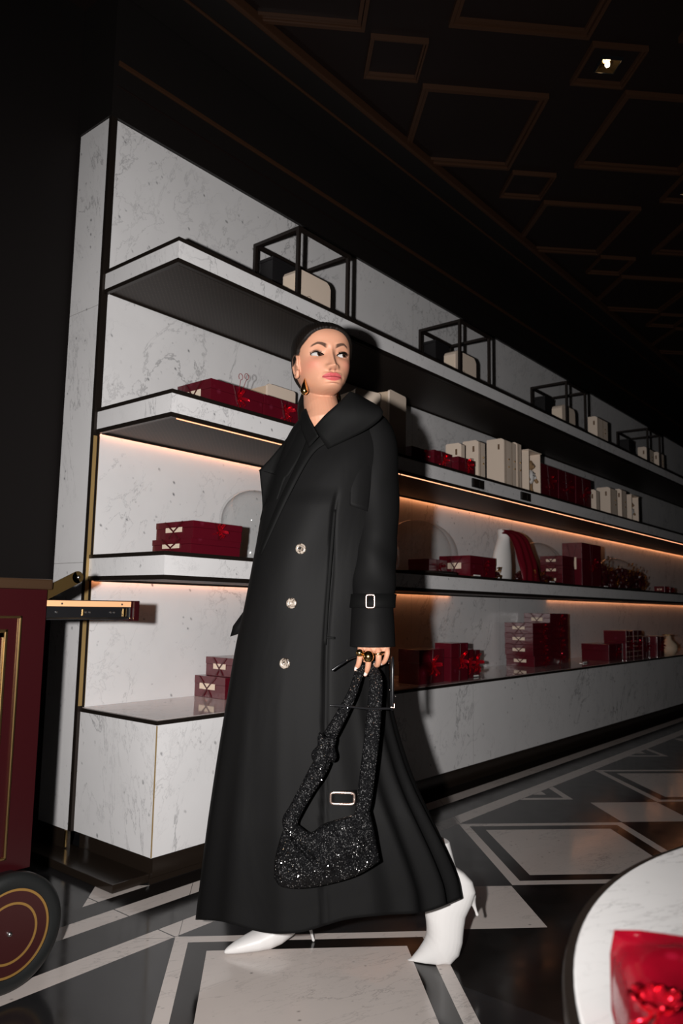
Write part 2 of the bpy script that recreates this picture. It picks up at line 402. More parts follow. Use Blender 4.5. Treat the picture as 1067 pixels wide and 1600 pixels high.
# ------------------------------------------------------------ black open cube cases on the top shelf
Z1, Z2, Z3, Z4 = 2.4335, 1.8195, 1.1975, .5788
def cube_case(x, label, first=None):
    if first: return dup(first, (x, 2.36, Z1), label)
    t = thing('cube_case', label, 'display case', (x, 2.36, Z1), 0, 'black cube cases on the top shelf')
    W, D, H, b = .39, .31, .36, .017
    bm = bmesh.new()
    for X_ in (0, W - b):
        for Y_ in (0, D - b): bx(bm, X_, X_ + b, Y_, Y_ + b, 0, H - b)
    for Y_ in (0, D - b): bx(bm, 0, W, Y_, Y_ + b, H - b, H); bx(bm, b, W - b, Y_, Y_ + b, 0, b)
    for X_ in (0, W - b): bx(bm, X_, X_ + b, b, D - b, H - b, H); bx(bm, X_, X_ + b, b, D - b, 0, b)
    mesh_obj('frame', bm, M['black_metal'], t)
    mesh_obj('base_plate', B(b, W - b, b, D - b, .0, .006), M['black_metal'], t)
    return t
cc = cube_case(2.50, 'black open cube case on the top shelf, the one nearest the left end')
cube_case(3.98, 'second black open cube case from the left on the top shelf', cc)
cube_case(5.60, 'third black open cube case from the left on the top shelf', cc)
cube_case(7.53, 'faint fourth black open cube case from the left on the top shelf', cc)
def arch(bm, x0, x1, y0, y1, z1, ch, mi=0):
    """box with clipped upper corners, seen from the front"""
    pr = [(x0, 0), (x0, z1 - ch), (x0 + ch * .35, z1 - ch * .4), (x0 + ch, z1), (x1 - ch, z1), (x1 - ch * .35, z1 - ch * .4), (x1, z1 - ch), (x1, 0)]
    loft(bm, [[(x, y0, z) for x, z in pr], [(x, y1, z) for x, z in pr]], mi=mi)
def cream_bag(x, label, first=None):
    if first: return dup(first, (x, 2.43, Z1 + .007), label)
    t = thing('gift_carton', label, 'carton', (x, 2.43, Z1 + .007), 0, 'cream cartons inside the cube cases')
    bm = bmesh.new(); arch(bm, 0, .26, 0, .085, .19, .03); mesh_obj('carton', bm, M['cream_card'], t)
    mesh_obj('side_panel', B(-.002, -.0005, .006, .079, .004, .146), M['label'], t)
    bm = bmesh.new(); lathe(bm, [(.018, 0), (.018, .0008), (.016, .0008), (.016, 0)], 24, caps=False)
    for a in range(4): bx(bm, -.009, .009, -.0012 + a * .005 - .0075, .0008 + a * .005 - .0075, 0, .0008)
    o = mesh_obj('emblem', bm, M['ink'], t); o.rotation_euler = (pi / 2, 0, 0); o.location = (.10, -.0008, .055)
    bm = bmesh.new(); bmesh.ops.create_uvsphere(bm, u_segments=10, v_segments=6, radius=.008); o = mesh_obj('clasp', bm, M['gold'], t, True); o.location = (.07, .04, .19)
    return t
cb = cream_bag(2.56, 'cream carton with a round emblem inside the leftmost cube case')
cream_bag(4.04, 'cream carton with clipped corners inside the second cube case from the left', cb)
cream_bag(5.66, 'cream carton half hidden by the post of the third cube case', cb)
def backer(x, label, first=None):
    if first: return dup(first, (x, 2.56, Z1 + .007), label)
    t = thing('black_box', label, 'box', (x, 2.56, Z1 + .007), 0, 'black boxes in the cube cases')
    mesh_obj('box_body', B(0, .16, 0, .09, 0, .255, bev=.002), M['card_black'], t); mesh_obj('box_lid', B(-.002, .162, -.002, .092, .2555, .272, bev=.002), M['card_black'], t)
    return t
bb = backer(2.53, 'plain black box behind the cream carton in the leftmost cube case')
backer(4.01, 'plain black box behind the cream carton in the second cube case', bb)
backer(5.63, 'plain black box behind the cream carton in the third cube case', bb)
backer(7.56, 'plain black box in the faint fourth cube case', bb)

# ------------------------------------------------------------ cream upright cartons
def upright(x, y, z, wx, dy, h, label, leaf=0, group='upright cream cartons'):
    t = thing('cream_carton', label, 'carton', (x, y, z), 0, group)
    bm = bmesh.new(); pr = [(0, 0), (0, h - .012), (.02, h), (dy - .006, h), (dy, h - .004), (dy, 0)]
    loft(bm, [[(0, a, b) for a, b in pr], [(wx, a, b) for a, b in pr]]); mesh_obj('carton', bm, M['cream_card'], t)
    mesh_obj('handle_slot', B(-.0012, -.0004, dy * .25, dy * .25 + .014, h - .075, h - .038), M['ink'], t)
    if leaf:
        bm = bmesh.new()
        for k in range(leaf): bx(bm, .02 + k * (wx - .03) / leaf, .024 + k * (wx - .03) / leaf, -.0012, -.0004, .004, h - .014)
        mesh_obj('card_seam', bm, M['ink'], t)
        for zz in (.42, .58):
            bm = bmesh.new(); bmesh.ops.create_uvsphere(bm, u_segments=10, v_segments=6, radius=.006, matrix=Matrix.Translation((wx * .72, -.002, h * zz)))
            mesh_obj('clasp', bm, M['gold'], t, True)
    return t
upright(4.005, 2.37, Z2, .042, .11, .195, 'short cream carton behind red boxes, leftmost of the upright cartons on the second shelf')
upright(4.235, 2.38, Z2, .085, .115, .255, 'cream carton with side clasp, second from the left on the second shelf', 1)
upright(4.562, 2.37, Z2, .09, .13, .325, 'tallest wide cream carton with two handle slots on the second shelf', 1)
upright(4.662, 2.375, Z2, .085, .12, .325, 'thin cream carton standing right of the tallest wide one', 1)
upright(4.765, 2.375, Z2, .06, .10, .335, 'narrow cream carton directly left of the open box with the bear', 1)
upright(6.20, 2.38, Z2, .07, .10, .19, 'short cream carton at the left of the far carton group on the second shelf')
upright(6.50, 2.37, Z2, .16, .12, .25, 'wide cream carton in the middle of the far carton group on the second shelf', 1)
upright(6.78, 2.372, Z2, .12, .06, .27, 'narrow cream carton left of the far open bear box', 1)
upright(6.24, 2.37, Z1, .24, .085, .21, 'cream carton with a slot standing between the cube cases on the top shelf', 2)
upright(7.66, 2.42, Z1, .22, .085, .20, 'dim cream carton inside the fourth cube case', 1)
upright(7.98, 2.40, Z1, .16, .085, .20, 'dim cream carton at the right post of the fourth cube case', 1)
# the tall folded carton behind the woman's shoulder
def folder(x, y, label, rz, wx=.19, h=.36):
    t = thing('folded_carton', label, 'carton', (x, y, Z2), rz, 'folded cream cartons behind the woman')
    bm = bmesh.new(); arch(bm, 0, wx, 0, .012, h, .01); mesh_obj('front_panel', bm, M['cream_card'], t)
    bm = bmesh.new(); bx(bm, 0, .012, .013, .16, 0, h - .01, .001); mesh_obj('side_panel', bm, M['cream_side'], t)
    return t
folder(3.27, 2.38, 'tall folded cream carton showing right of the woman\'s shoulder', .12)
folder(3.02, 2.42, 'folded cream carton half hidden behind the woman\'s neck', -.25, .17, .315)
folder(2.58, 2.62, 'pale cream carton behind the long red box, beside the earring', 0, .2, .27)

# open window box with a jointed bear
M['fur'] = mat('brown_plush', (.30, .18, .09), .9)
M['white_cloth'] = mat('white_cloth', (.78, .76, .74), .8)
def bear_box(x, y, z, h, w_, label, blabel):
    t = thing('window_box', label, 'box', (x, y, z), 0, 'open boxes with bears')
    bm = bmesh.new(); d_ = .13
    bx(bm, 0, w_, d_ - .006, d_, 0, h); mesh_obj('back_panel', bm, M['cream_card'], t)
    mesh_obj('side_panel', B(0, .006, 0, d_ - .0065, .006, h - .0065), M['cream_card'], t)
    mesh_obj('side_panel', B(w_ - .006, w_, 0, d_ - .0065, .006, h - .0065), M['cream_card'], t)
    mesh_obj('top_panel', B(-.012, w_ + .008, -.006, d_ - .0065, h - .006, h), M['cream_card'], t)
    mesh_obj('bottom_panel', B(0, w_, 0, d_ - .0065, 0, .0055), M['cream_card'], t)
    b = thing('teddy_bear', blabel, 'toy bear', (x + w_ * .55, y + .048, z + .006), 0, 'small bears in white coats')
    s_ = (h - .04) / .27
    bm = bmesh.new()
    def ball(p, r_, sc=(1, 1, 1)): bmesh.ops.create_uvsphere(bm, u_segments=16, v_segments=10, radius=r_ * s_, matrix=Matrix.Translation(Vector(p) * s_) @ Matrix.Diagonal((*sc, 1)))
    ball((0, 0, .205), .036); ball((-.026, 0, .238), .012); ball((.026, 0, .238), .012); ball((0, -.03, .196), .014); ball((0, 0, .12), .036, (.9, .7, 1.5))
    for sgn in (-1, 1):
        tube(bm, [Vector((sgn * .03, 0, .16)) * s_, Vector((sgn * .055, -.015, .12)) * s_, Vector((sgn * .065, -.028, .095)) * s_], [.013 * s_, .012 * s_, .012 * s_])
        tube(bm, [Vector((sgn * .018, 0, .075)) * s_, Vector((sgn * .02, 0, .04)) * s_, Vector((sgn * .02, -.012, .013)) * s_], [.016 * s_, .014 * s_, .0125 * s_])
    mesh_obj('bear_body', bm, M['fur'], b, True)
    bm = bmesh.new(); ball((0, -.002, .125), .041, (1, .82, 1.35)); 
    for sgn in (-1, 1): tube(bm, [Vector((sgn * .03, -.002, .158)) * s_, Vector((sgn * .052, -.014, .125)) * s_], [.019 * s_, .017 * s_])
    mesh_obj('coat', bm, M['white_cloth'], b, True)
    bm = bmesh.new()
    for q in ((-.012, -.038, .15), (.012, -.038, .15), (-.012, -.038, .13), (.012, -.038, .13)): bmesh.ops.create_uvsphere(bm, u_segments=8, v_segments=5, radius=.004 * s_, matrix=Matrix.Translation(Vector(q) * s_))
    mesh_obj('button', bm, M['black_plastic'], b)
    bm = bmesh.new()
    for q in ((-.012, -.033, .212), (.012, -.033, .212), (0, -.045, .2)): bmesh.ops.create_uvsphere(bm, u_segments=8, v_segments=5, radius=.0042 * s_, matrix=Matrix.Translation(Vector(q) * s_))
    mesh_obj('face_detail', bm, M['black_plastic'], b)
bear_box(4.93, 2.37, Z2, .31, .19, 'open cream box with lifted flap holding a bear, on the second shelf', 'small bear in a white buttoned coat inside the nearer open box')
bear_box(7.03, 2.37, Z2, .25, .19, 'far open cream box holding a bear, right end of the second shelf cartons', 'small bear in a pale coat inside the far open box')

# ------------------------------------------------------------ gift boxes
def ribbon_bow(bm, c, s_, rnd, loops=5):
    c = Vector(c)
    for k in range(loops):
        a = 2 * pi * k / loops + rnd.uniform(-.3, .3); l_ = s_ * rnd.uniform(.7, 1.15); dv = Vector((cos(a), 0, sin(a))); sd = Vector((-sin(a), 0, cos(a)))
        pts = [c + dv * l_ * t_ + sd * l_ * .33 * sin(2 * pi * t_) * (1 if t_ < .5 else 1) + Vector((0, -s_ * .5 * sin(pi * t_), 0)) for t_ in [i / 9 * .98 for i in range(10)]]
        pts = [c + dv * l_ * sin(pi * i / 10) + Vector((0, -.004 - s_ * .55 * (1 - cos(2 * pi * i / 10)) * .5 + (-.006 if i > 5 else 0), 0)) + sd * l_ * .12 * sin(2 * pi * i / 10) for i in range(11)]
        band(bm, pts, s_ * .22, .0012, sd)
    for k in range(3):
        a = rnd.uniform(3.6, 5.8); dv = Vector((cos(a), 0, sin(a))); l_ = s_ * rnd.uniform(1.0, 1.8)
        pts = [c + dv * l_ * i / 7 + Vector((.25 * s_ * sin(i * 1.6), -.004 - .2 * s_ * abs(sin(i * 1.3)), 0)) for i in range(8)]
        band(bm, pts, s_ * .16, .0012, (0, 1, .3))
def gift_box(x, y, z, wx, dy, h, label, group, bow=True, seed=0, lab=True, mat_='red_paper', bowmat='ribbon_wine', bs=.035):
    """near left corner at x, y; printed label on the short end"""
    rnd = random.Random(seed)
    t = thing('gift_box', label, 'gift box', (x, y, z), 0, group)
    mesh_obj('box_body', B(0, wx, 0, dy, 0, h * .62, bev=.0015), M[mat_], t)
    mesh_obj('box_lid', B(-.0015, wx + .0015, -.0015, dy + .0015, h * .625, h, bev=.0015), M[mat_], t)
    if lab:
        mesh_obj('paper_label', B(-.0032, -.002, dy * .28, dy * .72, h * .38, h * .66), M['label'], t)
        bm = bmesh.new(); q = h * .98
        band(bm, [(-.004, dy * .26, q), (-.004, dy * .5, h * .42), (-.004, dy * .38, h * .04)], .008, .0012, (0, 1, 0)); band(bm, [(-.0045, dy * .74, q), (-.0045, dy * .5, h * .42), (-.0045, dy * .62, h * .04)], .008, .0012, (0, 1, 0))
        mesh_obj('ribbon', bm, M['ribbon_dark'], t)
    if bow:
        bm = bmesh.new(); band(bm, [(wx * .56, -.0025, h * .99), (wx * .5, -.0025, 0.003)], .008, .001, (1, 0, 0)); band(bm, [(wx * .42, -.003, h * .99), (wx * .55, -.003, 0.003)], .008, .001, (1, 0, 0))
        mesh_obj('ribbon', bm, M['ribbon_dark'], t)
        bm = bmesh.new(); ribbon_bow(bm, (wx * .52, -.003, h * .55), min(bs, h * .42), rnd); mesh_obj('bow', bm, M[bowmat], t)
    return t
g2 = 'red gift boxes on the second shelf'; g3 = 'red gift boxes on the lowest shelf'; g4 = 'red gift boxes on the counter'
t = gift_box(2.007, 2.37, Z2, .30, .215, .108, 'long red gift box with looped wire bow, left end of second shelf', g2, seed=1, bowmat='ribbon')
bm = bmesh.new()
for k, (ox, oz) in enumerate(((.16, .14), (.185, .145))): tube(bm, [(.15 + (ox - .15) * a, -.004 - k * .01, .06 + (oz - .06) * a) for a in (0, .5, .85)] + [(ox + .012 * sin(b), -.004 - k * .01, oz + .012 - .014 * cos(b)) for b in [i * .7 for i in range(9)]], .0014, 6)
mesh_obj('wire_loop', bm, M['ribbon'], t)
gift_box(2.315, 2.37, Z2, .26, .215, .110, 'long red gift box touching the woman\'s ponytail on the second shelf', g2, seed=2, bowmat='ribbon')
gift_box(3.50, 2.39, Z2, .19, .15, .088, 'low red gift box right of the folded cream carton', g2, seed=3, lab=False)
gift_box(3.70, 2.37, Z2, .19, .17, .098, 'low red gift box with bright bow in front of the short cream carton', g2, seed=4, lab=False, bowmat='ribbon')
gift_box(3.895, 2.324, Z2, .19, .048, .085, 'low red gift box at the right end of the front row on the second shelf', g2, seed=5, lab=False, bowmat='ribbon')
for k, (x, lb) in enumerate(((5.175, 'tall dark red gift box just right of the open bear box'), (5.50, 'tall dark red gift box in the middle of the far row of three'), (5.83, 'tall dark red gift box left of the far cream cartons'))):
    gift_box(x, 2.40, Z2, .31, .13, .255, lb, g2, seed=10 + k, lab=False, bs=.05)
gift_box(1.925, 2.355, Z3, .26, .245, .062, 'lower red gift box of the two stacked at the left end of the lowest shelf', g3, bow=False, seed=20)
gift_box(1.937, 2.36, Z3 + .0625, .26, .235, .070, 'upper red gift box of the two stacked at the left end of the lowest shelf', g3, seed=21, bowmat='ribbon', bs=.06)
gift_box(4.108, 2.37, Z3, .32, .22, .13, 'red gift box with a small cream label beside the large glass dome', g3, seed=22)
gift_box(3.88, 2.52, Z3, .2, .15, .10, 'dark red gift box seen through the large glass dome', g3, seed=23, lab=False)
# counter, left of the woman
gift_box(2.37, 2.62, Z4, .20, .24, .095, 'bottom red gift box on the counter behind the coat, with crossed ribbon', g4, bow=False, seed=30)
gift_box(2.40, 2.60, Z4 + .096, .19, .19, .085, 'top red gift box on the counter left of the coat', g4, bow=False, seed=31)
# counter, right of the woman
gift_box(3.895, 2.375, Z4, .19, .11, .22, 'tall red gift box with shiny ribbon, nearest the woman on the counter', g4, seed=32, lab=False, bowmat='ribbon', bs=.05)
gift_box(3.60, 2.40, Z4, .25, .14, .19, 'dark red gift box in the woman\'s shadow on the counter', g4, seed=35, lab=False, bowmat='ribbon', bs=.05)
gift_box(4.10, 2.42, Z4, .13, .11, .175, 'middle red gift box of the group nearest the woman on the counter', g4, seed=33, lab=False, bs=.04, bowmat='ribbon')
gift_box(4.26, 2.46, Z4, .12, .10, .165, 'right red gift box of the group nearest the woman on the counter', g4, seed=34, lab=False, bowmat='ribbon', bs=.05)
zz = Z4
for k, (h, lb) in enumerate(((.082, 'bottom box of the tall red stack on the counter'), (.082, 'second box from the bottom of the tall red stack on the counter'), (.082, 'third box from the bottom of the tall red stack on the counter'), (.080, 'top box of the front column of the tall red stack'))):
    gift_box(5.355 + (.02 if k == 0 else 0), 2.56, zz, .33, .23, h - .001, lb, g4, seed=40 + k, bs=.04); zz += h
zz = Z4
for k, h in enumerate((.1, .1, .1, .098)):
    gift_box(5.715, 2.585, zz, .34, .22, h - .001, ['bottom', 'second', 'third', 'topmost'][k] + ' box of the dark column at the right of the tall red stack', g4, seed=50 + k, lab=(k == 3), bs=.045); zz += h
for k, (x, y, z, wx, dy, h, lb) in enumerate(((6.56, 2.44, Z4, .34, .24, .14, 'flat red gift box beginning the dim far row on the counter'), (6.93, 2.42, Z4, .16, .2, .25, 'taller dim red box behind the second price holder on the counter'),
      (7.12, 2.42, Z4, .22, .18, .25, 'dim striped red box right of the taller one on the counter'), (7.37, 2.42, Z4, .2, .18, .19, 'dim red box past the striped one on the counter'), (7.66, 2.38, Z4, .2, .12, .19, 'dim red box before the last white vase-like bottle on the counter'))):
    gift_box(x, y, z, wx, dy, h, lb, g4, seed=60 + k, lab=False, bs=.04)
    if k in (1, 2):
        bm = bmesh.new()
        for q in range(5): bx(bm, .001, wx - .001, -.0025, -.0008, .02 + q * .045, .024 + q * .045)
        o_ = mesh_obj('stripe', bm, M['cream_side']); o_.parent = [o for o in C.objects if o.get('label') == lb][0]
# lowest shelf, far right: bags, foil parcels, small boxes
gift_box(5.846, 2.37, Z3, .40, .16, .34, 'tall dark red gift box behind the far glass dome', g3, seed=70, lab=True, bs=.05)
zz = Z3
for k in range(3):
    gift_box(5.54, 2.40, zz, .22, .18, .072, ['bottom', 'middle', 'top'][k] + ' box of the small red stack under the far glass dome', g3, seed=71 + k, bow=False); zz += .073
for k, (x, h, lb) in enumerate(((7.95, .06, 'tiny red box at the right end of the lowest shelf'), (8.12, .055, 'last tiny red box by the right picture edge on the lowest shelf'))):
    gift_box(x, 2.38, Z3, .12, .1, h, lb, g3, seed=80 + k)
def foil_parcel(x, y, z, w_, h, label, seed):
    rnd = random.Random(seed)
    t = thing('foil_parcel', label, 'parcel', (x, y, z), 0, 'gold and red foil parcels on the lowest shelf')
    bm = bmesh.new(); bmesh.ops.create_icosphere(bm, subdivisions=4, radius=1)
    for v in bm.verts:
        p = v.co.copy(); k = 1 + .22 * (noise.noise(p * 3.1 + Vector((seed, 0, 0)))) + .10 * noise.noise(p * 9)
        q = Vector((p.x * w_ / 2, p.y * w_ / 3, max(-.8, p.z) * h * .45)) * k; q.z = max(0, q.z + h * .36); v.co = q
    mesh_obj('wrap', bm, M['foil_wine'], t)
    bm = bmesh.new()
    for i in range(13):
        a = rnd.uniform(0, 2 * pi); b = rnd.uniform(.1, 1.0)
        p = Vector((cos(a) * w_ * .5, -w_ * .33 * abs(sin(a)) - .005, h * b))
        band(bm, [p + Vector((rnd.uniform(-.02, .02), rnd.uniform(-.01, .01), rnd.uniform(-.02, .02))) * s_ for s_ in (0, 1, 2)] if 0 else [p, p + Vector((.015, -.01, .01)), p + Vector((.02, 0, -.012)), p + Vector((-.01, .004, -.02))], .007, .001, (0, 1, .4))
    mesh_obj('gold_ribbon', bm, M['goldfoil'], t)
for k, (x, w_, h, lb) in enumerate(((4.53, .15, .075, 'wine foil parcel at the left foot of the neck bust'), (5.02, .17, .10, 'wine parcel with gold ribbon under the sash of the bust'), (5.28, .2, .08, 'low wine parcel with gold ribbon right of the bust'),
      (6.42, .22, .26, 'crumpled gold and wine parcel right of the tall red box'), (6.66, .2, .22, 'crumpled gold and wine parcel left of the last glass dome'), (6.98, .26, .24, 'gold ribboned parcel under the last glass dome'), (7.30, .26, .23, 'gold ribboned parcel right of the last glass dome'))):
    foil_parcel(x, 2.46, Z3, w_, h, lb, 5 + k)
# glass domes
def dome(x, y, z, r_, h, label, knob=True):
    t = thing('glass_dome', label, 'glass dome', (x, y, z), 0, 'glass domes on the lowest shelf')
    bm = bmesh.new(); hc = h - r_
    prof = [(r_ * 1.02, .012), (r_, .016)] + [(r_, .02 + (hc - .02) * i / 4) for i in range(1, 5)] + [(r_ * cos(a), hc + r_ * sin(a) * .95) for a in [i * pi / 2 / 12 for i in range(1, 12)]] + [(.004, hc + r_ * .95)]
    lathe(bm, prof, 64, caps=False); bmesh.ops.solidify(bm, geom=bm.faces[:], thickness=.0025); mesh_obj('glass', bm, M['glass'], t, True)
    bm = bmesh.new(); lathe(bm, [(.001, 0), (r_ * 1.12, 0), (r_ * 1.12, .011), (.001, .011)], 40); mesh_obj('base', bm, M['bronze'], t, False)
    return t
dome(2.455, 2.58, Z3, .145, .345, 'clear glass dome left of the coat, beside the stacked red boxes')
dome(3.72, 2.52, Z3, .22, .33, 'large clear glass dome in the woman\'s shadow')
dome(5.48, 2.60, Z3, .19, .33, 'clear glass dome around the small red stack')
dome(7.02, 2.56, Z3, .22, .30, 'far glass dome over gold ribboned parcels')
# neck bust with a wine sash
t = thing('neck_bust', 'cream neck display bust on the lowest shelf', 'display bust', (4.72, 2.47, Z3), 0)
bm = bmesh.new()
secs = [(-.02, .11, .05, 0), (-.02, .108, .054, .02), (-.015, .104, .055, .10), (-.008, .094, .05, .17), (0, .078, .045, .22), (.008, .058, .042, .265), (.014, .046, .041, .29), (.016, .043, .041, .30), (.016, .046, .043, .345), (.016, .038, .038, .35)]
loft(bm, [[(ox + a * cos(k * 2 * pi / 28), b * sin(k * 2 * pi / 28), z) for k in range(28)] for ox, a, b, z in secs]); mesh_obj('bust', bm, M['white_cloth'], t, True)
SL = spline([(-.14, 0, .305), (-.06, 0, .30), (.03, 0, .24), (.10, 0, .15), (.15, 0, .08), (.17, 0, .004)], 5); SR = spline([(-.12, 0, .335), (.08, 0, .335), (.24, 0, .30), (.34, 0, .21), (.42, 0, .12), (.44, 0, .004)], 5)
bm = bmesh.new(); rings = []
for i, (p, q) in enumerate(zip(SL, SR)):
    row = [p.lerp(q, j / 14) + Vector((0, -.066 - .008 * sin(j * 1.4 + i * .25) - .012 * sin(pi * j / 14), 0)) for j in range(15)]
    rings.append(row + [v + Vector((0, .003, 0)) for v in row[::-1]])
loft(bm, rings)
o = tag(mesh_obj('satin_sash', bm, M['sash'], None, True, loc=(4.72, 2.47, Z3)), 'wine satin sash falling from the neck bust down to the right', 'sash')
# cards lying in holders at the counter and shelf edges
def price(x, y, z, label, first=None):
    if first: return dup(first, (x, y, z), label)
    t = thing('price_holder', label, 'price holder', (x, y, z), 0, 'small price holders')
    mesh_obj('plate', B(-.05, .05, -.018, .018, 0, .004, bev=.001), M['steel'], t); mesh_obj('card', B(-.04, .04, -.010, -.006, .0045, .012), M['white_cloth'], t)
    return t
ph = price(4.29, 2.45, Z4, 'small silver price holder beside the first red box group on the counter')
price(6.14, 2.49, Z4, 'small silver price holder before the dim far row on the counter', ph)
price(7.35, 2.45, Z4, 'small silver price holder in front of the striped boxes on the counter', ph)
price(8.04, 2.45, Z4, 'small silver price holder left of the last bottle on the counter', ph)
price(8.35, 2.45, Z4, 'last small silver price holder near the right edge on the counter', ph)
price(4.16, 2.36, Z3, 'small silver price holder in front of the labelled red box on the lowest shelf', ph)
price(5.25, 2.36, Z3, 'small silver price holder right of the bust on the lowest shelf', ph)
price(6.3, 2.36, Z3, 'small silver price holder left of the gold parcels on the lowest shelf', ph)
t = thing('pale_bottle', 'pale rounded bottle with copper cap at the far end of the counter', 'bottle', (8.15, 2.42, Z4))
bm = bmesh.new(); lathe(bm, [(.001, 0), (.06, 0), (.085, .05), (.08, .1), (.03, .15), (.025, .19), (.001, .19)], 24); mesh_obj('body', bm, M['cream_side'], t, True)
bm = bmesh.new(); lathe(bm, [(.001, .191), (.06, .191), (.06, .2), (.001, .2)], 24); mesh_obj('cap', bm, M['gold'], t)

# ------------------------------------------------------------ round marble table, lower right
TZ, TC, TR = .66, (1.036, -.378), .7553
t = thing('round_table', 'round white marble table with a dark rim in the lower right corner', 'table', (TC[0], TC[1], 0))
bm = bmesh.new(); lathe(bm, [(.001, TZ - .03), (TR, TZ - .03), (TR, TZ - .002), (TR - .002, TZ), (.001, TZ)], 160); mesh_obj('tabletop', bm, M['marble_table'], t)
bm = bmesh.new(); lathe(bm, [(.001, TZ - .055), (TR + .006, TZ - .055), (TR + .009, TZ - .034), (TR + .0105, TZ - .008), (TR + .009, TZ - .003), (TR + .001, TZ - .003), (TR + .0005, TZ - .0305), (.001, TZ - .0305)], 160); mesh_obj('rim', bm, M['bronze'], t)
bm = bmesh.new(); lathe(bm, [(.001, .1), (TR - .20, .1), (TR - .20, TZ - .056), (.001, TZ - .056)], 120); mesh_obj('drum', bm, M['marble_counter'], t)
bm = bmesh.new(); lathe(bm, [(.001, 0), (TR - .22, 0), (TR - .22, .099), (.001, .099)], 96); mesh_obj('plinth', bm, M['plinth'], t)
# the wrapped parcel on it
t = thing('wrapped_gift', 'shiny red cellophane-wrapped gift with curled bow on the round marble table', 'gift', (.694, .26, TZ + .0005), radians(-56.5))
bm = bmesh.new(); bx(bm, 0.004, .30, -.155, -.004, 0, .058, .004); mesh_obj('gift_box', bm, M['foil_red'], t)
bm = bmesh.new(); n_ = 14
def crumple(x, y): return .0025 * sin(x * 60 + y * 35) + .002 * sin(y * 90 - x * 40)
top_ = [[(x_, y_, .062 + crumple(x_, y_) + .004 * (y_ > -.004)) for y_ in [-.16 * j / n_ for j in range(n_ + 1)]] for x_ in [.303 * i / n_ for i in range(n_ + 1)]]
skirt = [[(-.004 - .010 * (1 - abs(j - n_ / 2) / n_ * 2) * q, -.16 * j / n_, .060 * (1 - q) + .001) for j in range(n_ + 1)] for q in (1, .75, .5, .25)]
loft(bm, skirt + top_, close=False)
bmesh.ops.solidify(bm, geom=bm.faces[:], thickness=.0012)
mesh_obj('cellophane', bm, M['foil_red'], t, True)
bm = bmesh.new()
for k in range(7):
    a = k * 2 * pi / 7 + .4; dv = Vector((cos(a), sin(a), 0)); sd = Vector((-sin(a), cos(a), 0))
    band(bm, [Vector((-.002, -.128, .062)) + dv * .016 * sin(pi * i / 12) + sd * .004 * sin(2 * pi * i / 12) + UP * .010 * (1 - cos(2 * pi * i / 12)) * .5 for i in range(13)], .0075, .0008, sd)
for k in range(4):
    a = 3.4 + k * .8; dv = Vector((cos(a), sin(a), 0))
    band(bm, [Vector((-.002, -.128, .064)) + dv * .0045 * i + Vector((.003 * sin(i * 1.5), .003 * cos(i * 1.5), -.003 * i)) for i in range(10)], .004, .0008, UP)
mesh_obj('bow', bm, M['ribbon'], t, True)

# ------------------------------------------------------------ trolley on the left
t = thing('vending_trolley', 'dark red trolley with brass trim and open side drawer at the left edge', 'trolley', (1.15, 2.03, 0), 0)
M['cart_red'] = mat('oxblood_lacquer', (.022, .002, .003), .3)
M['tyre'] = mat('black_rubber', (.008, .009, .009), .5)
M['wheel_red'] = mat('oxblood_wheel', (.035, .008, .008), .35)
M['ochre'] = mat('ochre_line', (.22, .12, .03), .4)
M['beech'] = mat('beech_wood', (.75, .40, .20), .45)
W_ = .95
# local: x to the right (0 = right side), y away, panel on the front face
bm = bmesh.new()
px0, px1, pz0, pz1 = -W_ + .1, -.108, .372, .925
bx(bm, -W_, px0, 0, .03, .285, 1.034); bx(bm, px1, 0, 0, .03, .285, 1.034); bx(bm, px0, px1, 0, .03, .285, pz0); bx(bm, px0, px1, 0, .03, pz1, 1.034)
bx(bm, -W_, -W_ + .02, .03, .5, .285, 1.034); bx(bm, -.02, 0, .03, .5, .285, .94); bx(bm, -W_, 0, .5, .52, .285, 1.034); bx(bm, -W_ + .02, -.02, .03, .5, .285, .30)
mesh_obj('body', bm, M['cart_red'], t)
mesh_obj('top', B(-W_ - .005, .012, -.01, .53, 1.0345, 1.064, bev=.006), mat('aged_brass', (.10, .055, .03), .35, .7), t)
bm = bmesh.new(); a, b, c, d_, s_ = px0 - .03, px1 + .036, pz0 - .052, pz1 + .036, .007
for q in ((a, b, c, c + s_), (a, b, d_ - s_, d_), (a, a + s_, c, d_), (b - s_, b, c, d_)): bx(bm, q[0], q[1], -.007, -.0005, q[2], q[3], .002)
mesh_obj('trim_line', bm, M['brass'], t)
bm = bmesh.new()
for k, (o_, yy, e) in enumerate(((0, -.004, .010), (.022, .002, .012))):
    a, b, c, d_ = px0 + o_, px1 - o_, pz0 + o_, pz1 - o_
    for q in ((a, b, c, c + e), (a, b, d_ - e, d_), (a, a + e, c, d_), (b - e, b, c, d_)): bx(bm, q[0], q[1], yy, yy + .02, q[2], q[3], .003)
fr = mesh_obj('window_frame', bm, M['brass'], t)
mesh_obj('window_glass', B(px0 + .03, px1 - .03, .012, .016, pz0 + .03, pz1 - .03), M['glass'], fr)
bm = bmesh.new(); a, b, c, d_ = px0, px1, pz0, pz1
for q in ((a, b, c, c + .022), (a, b, d_ - .022, d_), (a, a + .022, c, d_), (b - .022, b, c, d_)): bx(bm, q[0], q[1], .004, .012, q[2], q[3])
mesh_obj('window_reveal', bm, M['cart_red'], fr)
